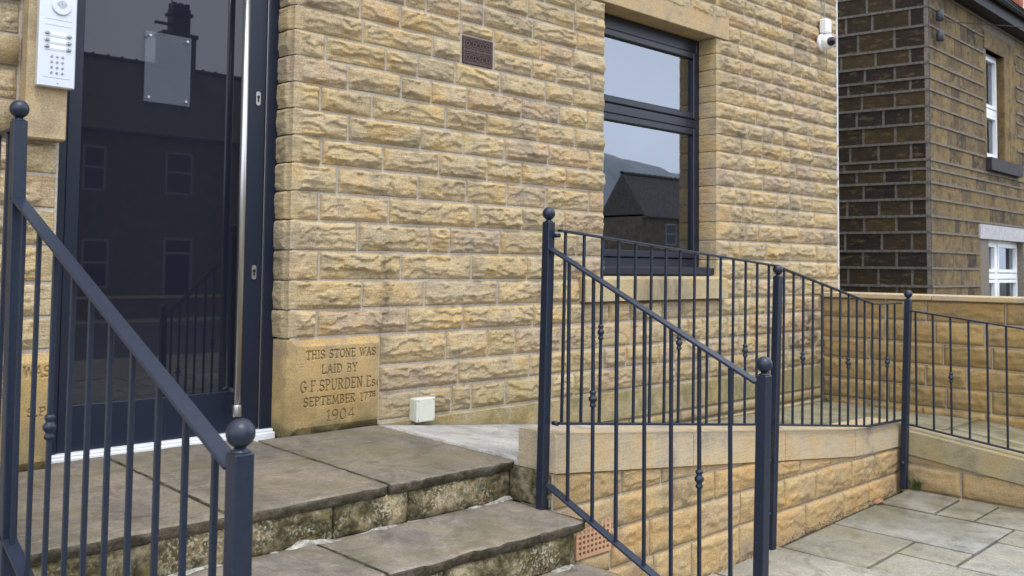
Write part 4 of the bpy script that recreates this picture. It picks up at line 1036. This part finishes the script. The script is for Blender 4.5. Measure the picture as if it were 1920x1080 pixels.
# ================================================================== RAILINGS
def post(parent, base, top, s=0.040, name='post'):
    b = MB(); b.beam(base, top, s, s, .003); o = b.build(name, M['rail'], parent)
    t = Vector(top); rb_ = 0.0275
    b = MB(); b.lathe([(s*.47, 0), (s*.45, .003), (.012, .006), (.011, .012)], t, n=16); b.sphere(t+Vector((0, 0, .008+rb_)), rb_, 24, 14); b.build('ball_finial', M['rail'], o, True)
    return o
BARM = {}
def bar(parent, p0, p1, s, collar=None):
    p0, p1 = Vector(p0), Vector(p1); lean = p1-p0
    b = MB(); b.beam(p0, p1, s, s, s*.12); o = b.build('baluster', M['rail'], parent)
    if collar is not None:
        c = p0+lean*((collar-p0.z)/lean.z); r = s/2
        b = MB(); q = r*1.42
        b.lathe([(q, -.034), (q*1.5, -.030), (q*1.55, -.024), (q*1.1, -.018), (q*1.25, -.012), (q*1.9, -.006), (q*1.95, .004), (q*1.3, .011), (q*1.1, .016), (q*1.55, .022), (q*1.5, .029), (q, .034)], c, n=14)
        b.build('collar', M['rail'], o, True)
    return o
def lerp(a, b, t): return a+(b-a)*t
def stair_rail(label, X, ytop, ybot, zt0, zt1, zb0, zb1, ys, coll, pb, pt, qb, qt):
    t = thing('stair_railing', label, 'railing', (X, ybot, -1.36), 'stair railings')
    post(t, pb, pt); post(t, qb, qt)
    b = MB(); b.beam((X, ytop, zt0), (X, ybot, zt1), .040, .010, .002); b.build('handrail', M['rail'], t)
    b = MB(); b.beam((X, ytop, zb0), (X, ybot, zb1), .040, .010, .002); b.build('bottom_rail', M['rail'], t)
    for i, y in enumerate(ys):
        k = (ytop-y)/(ytop-ybot)
        bar(t, (X, y, lerp(zb0, zb1, k)-.002), (X, y, lerp(zt0, zt1, k)+.002), .0125, coll.get(i))
    return t
X1_ = 2.845
sl_ = (-.381-.084)/(2.733-1.751); slb = -.427
stair_rail('anthracite stair railing with ball-topped posts in the middle of the picture, right of the steps', X1_, 2.725, 1.735, .080, .080+.474*(1.735-2.725), -.912, -.912+.427*(1.735-2.725),
           [2.617, 2.483, 2.361, 2.223, 2.098, 1.973, 1.843], {1: -.526, 5: -.757}, (X1_, 2.763, -1.018), (X1_, 2.737, .193), (X1_, 1.735, -1.51), (X1_, 1.707, -.360))
X0_ = 0.853
stair_rail('anthracite stair railing nearest the camera, in front of the glass door on the left', X0_, 3.03, 1.64, .190, -.383, -.79, -.79-.41*1.39,
           [2.96, 2.816, 2.674, 2.529, 2.398, 2.264, 2.129, 1.983, 1.847, 1.715], {2: -.443}, (X0_, 2.975, -1.5), (X0_, 3.045, .425), (X0_, 1.610, -1.54), (X0_, 1.616, -.352))
gr = thing('landing_railing', 'short anthracite railing at the far left edge joining the post to the wall', 'railing', (X0_, 3.5, -.84))
b = MB(); b.beam((X0_, 3.065, .40), (X0_, 3.99, .40), .036, .010, .002); b.build('handrail', M['rail'], gr)
b = MB(); b.beam((X0_, 3.065, -.76), (X0_, 3.99, -.76), .036, .010, .002); b.build('bottom_rail', M['rail'], gr)
for i in range(8): bar(gr, (X0_, 3.14+.105*i, -.76), (X0_, 3.14+.105*i, .40), .0125)

YP = 2.69
rr = thing('ramp_railing', 'long anthracite railing with vertical bars along the upper ramp, below the window', 'railing', (4.6, YP, -.9))
b = MB(); b.beam((2.862, YP, .153), (5.79, YP, -.213), .010, .008, .001); 
b = MB(); 
def kinked(name, pts, w, h):
    b = MB()
    for p, q in zip(pts[:-1], pts[1:]): b.beam(p, q, w, h, .0015)
    return b.build(name, M['rail'], rr)
TR = [(2.862, YP, .156), (4.60, YP, .022), (5.79, YP, -.212), (6.19, YP, -.214)]
BR = [(2.862, YP, -.652), (4.60, YP, -.846), (5.70, YP, -.975), (6.19, YP, -.988)]
kinked('top_rail', TR, .028, .010); kinked('bottom_rail', BR, .028, .010)
def zat(pts, x):
    for p, q in zip(pts[:-1], pts[1:]):
        if x <= q[0]: return lerp(p[2], q[2], (x-p[0])/(q[0]-p[0]))
    return pts[-1][2]
for i in range(15):
    x = 2.976+.1035*i+(i-7)*0.0045; x = [2.888, 3.008, 3.129, 3.242, 3.364, 3.483, 3.594, 3.707, 3.829, 3.943, 4.057, 4.174, 4.291, 4.404, 4.521][i]
    bar(rr, (x-.004, YP, zat(BR, x)), (x+.012, YP, zat(TR, x)), .0115, {2: -.283, 7: -.358, 12: -.426}.get(i))
for i, x in enumerate([4.683, 4.787, 4.896, 5.008, 5.118, 5.227, 5.339, 5.447, 5.556, 5.661, 5.769, 5.876, 5.985, 6.093]):
    bar(rr, (x-.01, YP, zat(BR, x)), (x+.012, YP, zat(TR, x)), .0115, {2: -.501, 7: -.566, 12: -.594}.get(i))
post(rr, (4.508, 2.667, -1.50), (4.588, 2.667, -.035)); post(rr, (6.155, 2.665, -1.43), (6.228, 2.652, -.188))
for (x, z) in ((2.872, .135), (2.872, -.655)):
    b = MB(); b.lathe([(.009, 0), (.009, .03)], (x-.006, YP+.004, z), axis=(0, 1, 0), n=10); b.build('fixing_bolt', M['rail'], rr, True)
for (x, z) in ((4.512, -1.02), (4.508, -1.30), (6.17, -1.26), (6.20, -1.385)):
    b = MB(); b.lathe([(.013, 0), (.013, .02), (.008, .026)], (x-.022, 2.665, z), axis=(-1, -.4, 0), n=10); b.build('wall_bolt', M['rail'], rr, True)
r2 = thing('ramp_railing', 'anthracite railing along the lower ramp at the right edge of the picture', 'railing', (6.22, 1.8, -1.0))
T2 = [(6.222, 2.630, -.264), (6.222, 0.4, -.264-.119*2.23)]; B2 = [(6.222, 2.650, -1.016), (6.222, .4, -1.016-.117*2.25)]
b = MB(); b.beam(*T2, .028, .010, .0015); b.build('top_rail', M['rail'], r2)
b = MB(); b.beam(*B2, .028, .010, .0015); b.build('bottom_rail', M['rail'], r2)
for i in range(20):
    y = 2.602-.1115*i; k = 2.63-y
    if y > .42: bar(r2, (6.222, y, -1.016-.117*(2.65-y)), (6.222, y, -.264-.119*k), .0115, -.682-.119*(2.379-y) if i % 5 == 2 else None)

# ================================================================== NEIGHBOURING HOUSE
nb = thing('neighbour_house', 'soot-dark stone house with white framed windows behind the boundary wall', 'house', (10.141, 4.06, -1.6))
C0 = np.array((10.141, 4.06, 0.0)); fd = np.array((math.sin(math.radians(88)), math.cos(math.radians(88)), 0)); ga = math.radians(-10.4); gd = np.array((math.sin(ga), math.cos(ga), 0)); Zv = np.array((0, 0, 1.0))
def quadbox(b, org, U, w, z0, z1, n0, n1):
    """box on a facade: along U from 0..w, outward n0..n1"""
    U = np.array(U); N = np.cross(U, Zv)
    c = [org+U*a+N*n for a, n in ((0, n0), (w, n0), (w, n1), (0, n1))]
    vv = [Vector((*p[:2], z)) for z in (z0, z1) for p in c]
    b.add(vv, [(0, 1, 2, 3)[::-1], (4, 5, 6, 7), (0, 1, 5, 4)[::-1], (1, 2, 6, 5)[::-1], (2, 3, 7, 6)[::-1], (3, 0, 4, 7)[::-1]]); return b
nz_ = [3.30, 3.09, 2.886, 2.679, 2.45, 2.272, 2.105, 1.973, 1.795, 1.603, 1.402, 1.21, 1.112, 0.963, 0.785, 0.599, 0.424, 0.219, 0.036, -0.162, -.36, -.55, -.74, -.93]
WU = (1.90, 2.56, 1.40, 2.75); WLo = (1.62, 3.30, -0.75, 0.40)      # window openings along the front
REV = 0.14
gU = -gd; gorg = C0+gd*4.2
core = MB()
gcore = MB(); quadbox(gcore, gorg, gU, 4.2, -1.9, 3.32, -.30, -.0115); gcore_o = gcore.build('gable_wall', M['ribbon_dark'], nb)
for (a, b_, z0, z1) in ((0.30, WU[0], -1.9, 3.32), (WU[0], WU[1], WLo[3], WU[2]), (WU[0], WU[1], WU[3], 3.32), (WU[1], 6.5, WLo[3], 3.32), (WU[0], WLo[1], -1.9, WLo[2]), (WLo[1], 6.5, -1.9, WLo[3])):
    if a == WU[0] and z0 == WLo[3]: pass
    quadbox(core, C0+fd*a, fd, b_-a, z0, z1, -.30, -.0115)
quadbox(core, C0, fd, .30, -1.9, 3.32, -.28, -.012)
core_o = core.build('wall', M['ribbon'], nb)
def stone_flat(parent, mat, org, U, w, z0, z1, seed, proud=0.006):
    U = np.array(U); N = np.cross(U, Zv); r = random.Random(seed); b = MB()
    c = org+U*(w/2)-N*.0345+Zv*((z0+z1)/2)
    b.obox(Vector(c), Vector(U), Vector(N), Vector((0, 0, 1)), w, .05+2*proud*r.uniform(.6, 1.2), z1-z0, .003); return b.build('stone', mat, parent)
cnt = 0; gh = []
for k in range(len(nz_)-1):
    z1, z0 = nz_[k], nz_[k+1]; r = random.Random(20+k); s = 4.2; m_ = .013
    s = 0; a = 0.0; off = [0.20, 0.36][k % 2]
    e = [0, off]
    while e[-1] < 3.4: e.append(e[-1]+r.uniform(.27, .40))
    for i in range(len(e)-1):
        a0, a1 = e[i], e[i+1]
        p = C0+gd*a1
        if a0 < 1.05: stone_flat(gcore_o, M['sooty'], p+gU*m_, gU, a1-a0-2*m_, z0+m_, z1-m_, k*50+i, .002); cnt += 1
        else: gh.append(box_np((p+gU*m_)+Zv*(z0+m_), gU, Zv, a1-a0-2*m_, z1-z0-2*m_, -.008))
hb = []
for k in range(len(nz_)-1):
    z1, z0 = nz_[k], nz_[k+1]; r = random.Random(220+k); m_ = .012; zc = (z0+z1)/2
    spans = [(0.03, 6.4)]
    def cut(sp, c0, c1):
        o = []
        for a, b_ in sp:
            if c1 <= a or c0 >= b_: o.append((a, b_)); continue
            if c0-a > .05: o.append((a, c0))
            if b_-c1 > .05: o.append((c1, b_))
        return o
    if WU[2]-.02 < zc < WU[3]+.02: spans = cut(spans, WU[0]-.02, WU[1]+.42)
    if WU[2]-.17 < zc <= WU[2]-.02: spans = cut(spans, WU[0]-.08, WU[1]+.5)
    if WU[3] < zc < WU[3]+.25: spans = cut(spans, WU[0]-.1, WU[1]+.5)
    if WLo[2] < zc < WLo[3]+.0: spans = cut(spans, WLo[0]-.02, WLo[1]+.05)
    if WLo[3] <= zc < WLo[3]+.19: spans = cut(spans, WLo[0]-.08, WLo[1]+.1)
    for a, b_ in spans:
        s = a
        while s < b_-.02:
            w = r.uniform(.16, .40)
            if b_-s-w < .12: w = b_-s
            if s < 3.5 and cnt < 296 and zc > -.35: stone_flat(core_o, M['weathered'], C0+fd*(s+m_), fd, w-2*m_, z0+m_, z1-m_, k*90+int(s*20), .002); cnt += 1
            else: hb.append(box_np((C0+fd*(s+m_))+Zv*(z0+m_), fd, Zv, w-2*m_, z1-z0-2*m_, -.008))
            s += w
# ribbon pointing: proud strips along every bed joint
b = MB()
for zq in nz_[1:]:
    spans = [(0.0, 6.4)]
    if WU[2]-.17 < zq < WU[3]+.23: spans = cut(spans, WU[0]-.11, WU[1]+.52)
    if WLo[2] < zq < WLo[3]+.18: spans = cut(spans, WLo[0]-.09, WLo[1]+.13)
    for a0, a1 in spans: quadbox(b, C0+fd*a0, fd, a1-a0, zq-.013, zq+.012, -.010, .003)
b.build('bed_pointing', M['ribbon_pale'], core_o)
b = MB()
for zq in nz_[1:]: quadbox(b, C0+gd*1.15, gU, 1.15, zq-.014, zq+.013, -.010, .002)
b.build('bed_pointing', M['ribbon_dark'], gcore_o)
joined(gh, 'gable_stones', gcore_o, M['sooty']); joined(hb, 'front_stones', core_o, M['weathered'])
b = MB(); quadbox(b, C0+fd*(WU[0]-.10), fd, WU[1]-WU[0]+.62, WU[3], WU[3]+.22, -.28, .004); b.build('lintel', M['weathered'], nb)
b = MB(); quadbox(b, C0+fd*WU[1], fd, .20, WU[2]+.001, WU[3]-.001, -.28, .004); quadbox(b, C0+fd*(WU[1]+.205), fd, .20, WU[2]+.001, WU[3]-.001, -.28, .006); b.build('stone_jamb', M['weathered'], nb)
b = MB(); quadbox(b, C0+fd*(WU[0]-.07), fd, WU[1]-WU[0]+.6, WU[2]-.155, WU[2]-.001, -.2, .06); b.build('window_sill', M['darksill'], nb)
b = MB(); quadbox(b, C0+fd*(WLo[0]-.07), fd, WLo[1]-WLo[0]+.2, WLo[3], WLo[3]+.175, -.28, .008); b.build('lintel', M['paleint'], nb)
def uwin(a0, a1, z0, z1, mull, trans):
    f_ = MB(); t = .06; y0, y1 = -.16, -.09
    quadbox(f_, C0+fd*a0, fd, t, z0, z1, y0, y1); quadbox(f_, C0+fd*(a1-t), fd, t, z0, z1, y0, y1)
    for z in (z0, z1-t): quadbox(f_, C0+fd*(a0+t), fd, a1-a0-2*t, z, z+t, y0+.002, y1-.002)
    for m_ in mull: quadbox(f_, C0+fd*(m_-.035), fd, .07, z0+t, z1-t, y0+.003, y1+.006)
    for (q0, q1, z) in trans: quadbox(f_, C0+fd*q0, fd, q1-q0, z-.035, z+.035, y0+.004, y1+.004)
    fo = f_.build('window_frame', M['white'], nb)
    ms = [a0]+list(mull)+[a1]
    for q0, q1 in zip(ms[:-1], ms[1:]):
        zs = [z0]+[z for (t0, t1, z) in trans if t0 < (q0+q1)/2 < t1]+[z1]
        for w0, w1 in zip(zs[:-1], zs[1:]):
            s_ = MB(); e = .045; st = .04
            A0, A1, Z0, Z1 = q0+e, q1-e, w0+e, w1-e
            quadbox(s_, C0+fd*A0, fd, st, Z0, Z1, y0, y1+.012); quadbox(s_, C0+fd*(A1-st), fd, st, Z0, Z1, y0, y1+.012)
            quadbox(s_, C0+fd*(A0+st), fd, A1-A0-2*st, Z0, Z0+st, y0+.001, y1+.011); quadbox(s_, C0+fd*(A0+st), fd, A1-A0-2*st, Z1-st, Z1, y0+.001, y1+.011)
            s_.build('sash', M['white'], fo)
            p = MB(); quadbox(p, C0+fd*(A0+st-.003), fd, A1-A0-2*st+.006, Z0+st-.003, Z1-st+.003, -.125, -.120); p.build('pane', M['glass'], fo)
uwin(WU[0], WU[1], WU[2], WU[3], [], [(WU[0]+.05, WU[1]-.05, 2.02)])
uwin(WLo[0], WLo[1], WLo[2], WLo[3], [2.42], [(WLo[0]+.05, 2.40, -.05), (2.44, WLo[1]-.05, -.05)])
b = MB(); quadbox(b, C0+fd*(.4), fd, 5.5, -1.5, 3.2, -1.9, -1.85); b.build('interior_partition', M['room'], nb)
b = MB(); quadbox(b, C0+fd*(WU[0]+.05), fd, .3, WU[2]+.1, WU[3]-.1, -.30, -.29); quadbox(b, C0+fd*(WLo[0]+.15), fd, .22, WLo[2], WLo[3]-.05, -.30, -.29); quadbox(b, C0+fd*(2.6), fd, .25, WLo[2], WLo[3]-.05, -.30, -.29); b.build('curtain', M['curtain'], nb)
# eaves, gutter, roof
b = MB(); quadbox(b, C0-fd*.12, fd, 7, 3.12, 3.30, -.02, .16); b.build('eaves_board', M['gutter'], nb)
b = MB(); p0 = C0-fd*.14; Nf = np.cross(fd, Zv)
b.tube([Vector(p0+Nf*.22+Zv*3.30), Vector(p0+fd*7+Nf*.22+Zv*3.30)], .075, 12); b.build('gutter', M['gutter'], nb)
b = MB(); B0 = C0-fd*.05
vv = [Vector(B0+Nf*.24+Zv*3.35), Vector(B0+fd*7+Nf*.24+Zv*3.35), Vector(B0+fd*7-Nf*3.2+Zv*3.98), Vector(B0-Nf*3.2+Zv*3.98+gd*0), Vector(B0-Nf*6.6+Zv*3.35), Vector(B0+fd*7-Nf*6.6+Zv*3.35)]
vv += [q-Vector((0, 0, .07)) for q in vv]
b.add(vv, [(0, 1, 2, 3), (3, 2, 5, 4), (7, 6, 9, 8), (8, 9, 10, 11), (0, 6, 7, 1), (4, 5, 11, 10), (0, 3, 9, 6), (3, 4, 10, 9), (1, 7, 8, 2), (2, 8, 11, 5)])
roof = b.build('roof', M['slate'], nb)
b = MB(); quadbox(b, C0+fd*.31-Nf*.31, fd, 6, 3.325, 3.34, -5.5, -.01); b.build('ceiling', M['room'], nb)
# drain of insulators at the corner
for z in (2.80, 2.575):
    b = MB(); p = C0+fd*.16+Nf*.06; b.lathe([(.030, -.06), (.040, -.055), (.041, .02), (.036, .035), (.036, .055), (.02, .06)], (p[0], p[1], z), n=14); b.build('insulator', M['porcelain'], nb, True)
b = MB(); p = C0+fd*.16; b.beam(Vector(p+Zv*2.5+Nf*.02), Vector(p+Zv*2.9+Nf*.02), .03, .02); pass
cb = MB(); P0 = C0+fd*.16+Nf*.12+Zv*2.72; P1 = P0+fd*14+Nf*5.0+Zv*1.6
cb.tube([Vector(P0+(P1-P0)*t-Zv*(.5*t*(1-t))) for t in np.linspace(0, 1, 12)], .006, 5)
tag(cb.build('overhead_cable', M['gutter']), 'thin black overhead cable fixed to the dark stone house corner', 'cable')

# house further back: its chimneys show over the eaves
fh = thing('rear_house', 'distant house whose red brick chimneys show above the dark eaves', 'house', (33, 12.5, -1.6))
b = MB(); b.box(29, 42, 9.4, 16, -1.9, 6.4); b.build('wall', M['dkstone'], fh)
b = MB(); b.add([(28.7, 9.1, 6.3), (42.3, 9.1, 6.3), (42.3, 12.7, 7.6), (28.7, 12.7, 7.6), (28.7, 16.3, 6.3), (42.3, 16.3, 6.3)], [(0, 1, 2, 3), (3, 2, 5, 4), (0, 3, 4), (1, 5, 2), (0, 4, 5, 1)]); b.build('roof', M['slate'], fh)
def chimney(par, x0, x1, y0, y1, z0, z1, mat, nm='chimney'):
    b = MB(); b.box(x0, x1, y0, y1, z0, z1, .02); b.box(x0-.05, x1+.05, y0-.05, y1+.05, z1+.003, z1+.14, .02); o = b.build(nm, mat, par)
    return o
# ================================================================== HOUSES ACROSS THE STREET (seen mirrored in the glass)
def terrace(x0, x1, yf_, zb_, ze, zr, label, door_at, wins, hip=None, depth=6.0, ch=None):
    t = thing('terraced_house', label, 'house', ((x0+x1)/2, yf_, zb_), 'terraced houses across the street')
    b = MB(); b.box(x0, x1, yf_-depth, yf_, zb_-.4, ze); b.build('wall', M['dkstone'], t)
    ym = yf_-depth/2; h0 = hip or 0
    b = MB(); o_ = .2
    v_ = [(x0, yf_+o_, ze-.1), (x1, yf_+o_, ze-.1), (x1, ym, zr), (x0+h0, ym, zr), (x0, yf_-depth-o_, ze-.1), (x1, yf_-depth-o_, ze-.1)]
    b.add(v_, [(0, 1, 2, 3)[::-1], (3, 2, 5, 4)[::-1], (0, 3, 4)[::-1], (1, 5, 2)[::-1], (0, 4, 5, 1)[::-1]]); rf_ = b.build('roof', M['slate'], t)
    b = MB(); b.box(x0, x1, ym-.09, ym+.09, zr-.03, zr+.06)
    for i in range(int((x1-x0)/.45)): b.box(x0+i*.45, x0+i*.45+.05, ym-.10, ym+.10, zr-.03, zr+.10)
    b.build('ridge_tiles', M['slate'], rf_)
    b = MB(); b.box(x0, x1, yf_+.001, yf_+.12, ze-.14, ze-.02); b.build('gutter', M['oldpaint'], t)
    for (wx, wz0, wz1, ww) in wins:
        f_ = MB(); q = .07
        f_.box(wx, wx+q, yf_-.02, yf_+.02, wz0, wz1); f_.box(wx+ww-q, wx+ww, yf_-.02, yf_+.02, wz0, wz1); f_.box(wx+q, wx+ww-q, yf_-.02, yf_+.018, wz1-q, wz1); f_.box(wx+q, wx+ww-q, yf_-.02, yf_+.018, wz0, wz0+q); f_.box(wx+q, wx+ww-q, yf_-.02, yf_+.016, (wz0+wz1)/2, (wz0+wz1)/2+.06)
        fo = f_.build('window', M['oldpaint'], t)
        p = MB(); p.box(wx+q, wx+ww-q, yf_+.001, yf_+.006, wz0+q, wz1-q); p.build('pane', M['lens'], fo)
    dx, dz0, dz1, dw = door_at
    f_ = MB(); f_.box(dx, dx+.08, yf_-.02, yf_+.03, dz0, dz1); f_.box(dx+dw-.08, dx+dw, yf_-.02, yf_+.03, dz0, dz1); f_.box(dx+.08, dx+dw-.08, yf_-.02, yf_+.028, dz1-.08, dz1); f_.box(dx+.08, dx+dw-.08, yf_-.02, yf_+.026, dz1-.5, dz1-.42); fo = f_.build('door_frame', M['oldpaint'], t)
    p = MB(); p.box(dx+.08, dx+dw-.08, yf_+.001, yf_+.012, dz0, dz1-.08); p.build('door', M['black'], fo)
    if ch:
        cx, cw, z1 = ch; o2 = chimney(rf_, cx-cw/2, cx+cw/2, ym-.35, ym+.35, zr-.6, z1, M['dkstone'])
        return t, rf_, ym
    return t, rf_, ym
YO = -18.5
def hw(x): return [(x, 2.0, 3.28, .95), (x, -.72, .66, 1.0)]
t1_, r1_, ym = terrace(9.0, 15.4, YO, -1.5, 3.85, 6.45, 'dark stone terraced house with tall chimney opposite, mirrored in the door glass', (11.5, -1.5, .76, .9), [(9.15, 2.0, 3.28, .65), (11.5, 2.03, 3.3, .85), (9.2, -.72, .66, .75)], ch=(13.03, 1.1, 7.45))
b = MB(); b.box(12.80, 13.42, ym-.22, ym+.22, 7.6, 8.45, .02); b.box(12.74, 13.48, ym-.28, ym+.28, 8.2, 8.3); b.box(12.82, 12.95, ym-.2, ym+.2, 8.45, 8.62); b.box(13.02, 13.16, ym-.2, ym+.2, 8.45, 8.62); b.box(13.24, 13.38, ym-.2, ym+.2, 8.45, 8.62); b.box(12.3, 12.82, ym-.05, ym+.05, 7.85, 7.93); b.build('chimney_pot', M['black'], r1_)
b = MB(); b.tube([(12.85, ym, 8.5), (12.85, ym, 9.6)], .02, 6); b.build('aerial', M['gutter'], r1_)
terrace(3.0, 8.96, YO, -1.5, 3.85, 6.45, 'dark stone terraced house opposite, left neighbour of the one with the tall chimney', (6.6, -1.5, .76, .9), hw(4.2)+hw(7.6), ch=(3.5, .8, 7.3))
terrace(15.44, 21.5, YO, -1.5, 3.85, 6.5, 'dark stone terraced house opposite, right neighbour of the one with the tall chimney', (18.5, -1.5, .76, .9), hw(16.2)+hw(20.0), ch=(21, .8, 7.4))
terrace(36.7, 45.0, -20.5, -1.5, 2.7, 4.85, 'dark stone house with steep slate gable opposite, mirrored in the navy window', (39.5, -1.5, .7, .9), [(38.6, 1.2, 2.3, .9), (41.5, 1.2, 2.3, .9), (37.6, -.6, .7, 1.1)], depth=2.7)
gw = thing('garden_wall', 'low stone garden wall with pale coping across the street', 'wall', (8, -17.0, -1.5))
b = MB(); b.box(0, 22, -17.15, -16.9, -1.5, -0.98); b.build('core', M['dkstone'], gw)
b = MB(); b.box(0, 22, -17.2, -16.85, -0.977, -0.90, .01); b.build('coping', M['coping'], gw)
# rear house chimneys (red brick)
cA = Vector((31.64, 10.65, 0)); cB = Vector((32.18, 10.13, 0))
for q, w_, z1 in ((cA, .36, 9.6), (cB, .36, 9.6)):
    b = MB(); b.box(q.x-w_/2, q.x+w_/2, q.y-w_/2, q.y+w_/2, -1.9, z1)
    for k in range(16): b.box(q.x-w_/2-.012, q.x+w_/2+.012, q.y-w_/2-.012, q.y+w_/2+.012, 6.2+k*.24, 6.2+k*.24+.2)
    b.build('chimney', M['brick'], fh)

# ================================================================== SMALL THINGS
def weed(loc, n, h, seed, label):
    t = thing('weed_tuft', label, 'plant', loc); r = random.Random(seed)
    for k in range(n):
        a = r.uniform(0, 6.28); l = h*r.uniform(.6, 1.1); sp_ = r.uniform(.3, .9)*h; w = r.uniform(.004, .009)
        x, y = loc[0]+r.uniform(-.05, .05), loc[1]+r.uniform(-.02, .02); pts = []
        d = Vector((math.cos(a), math.sin(a), 0)); sd2 = Vector((-d.y, d.x, 0))
        for i in range(5):
            q = i/4; c = Vector((x, y, loc[2]))+d*sp_*q**1.5+Vector((0, 0, l*(q-.35*q*q)))
            ww = w*(1-q*.85)*(0.6+q if q < .4 else 1)
            pts += [c-sd2*ww, c+sd2*ww]
        mesh_obj('leaf', pts, [(2*i, 2*i+1, 2*i+3, 2*i+2) for i in range(4)], M['leaf'], t)
weed((6.225, 2.60, -1.43), 70, .12, 1, 'tuft of green grass weeds at the foot of the corner railing post')
weed((7.50, 3.90, -1.14), 18, .11, 2, 'dark green weed growing in the corner below the boundary wall')
lf_ = thing('fallen_leaf', 'single orange-brown fallen leaf on the paving near the corner post', 'leaf', (5.727, 2.628, -1.446))
mesh_obj('blade', [(5.69, 2.63, -1.443), (5.72, 2.60, -1.425), (5.77, 2.62, -1.437), (5.76, 2.655, -1.420), (5.72, 2.66, -1.438), (5.735, 2.63, -1.448)], [(0, 1, 5), (1, 2, 5), (2, 3, 5), (3, 4, 5), (4, 0, 5)], M['dead'], lf_)
# grit and leaf litter swept against the wall foot
r = random.Random(12); vv = []; ff = []
for k in range(260):
    x = r.uniform(4.3, 6.2); y = 2.70-abs(r.gauss(0, .022)); z = pz(x, y)+.001; s = r.uniform(.002, .006)
    n0 = len(vv); a = r.uniform(0, 6.28)
    vv += [(x+s*math.cos(a+i*1.57), y+s*math.sin(a+i*1.57), z+r.uniform(0, .006)) for i in range(4)]+[(x, y, z+s)]
    ff += [(n0+i, n0+(i+1) % 4, n0+4) for i in range(4)]
li = mesh_obj('grit', vv, ff, M['litter']); li['kind'] = 'stuff'; li['label'] = 'dark grit and leaf litter along the foot of the ramp wall'; li['category'] = 'grit'
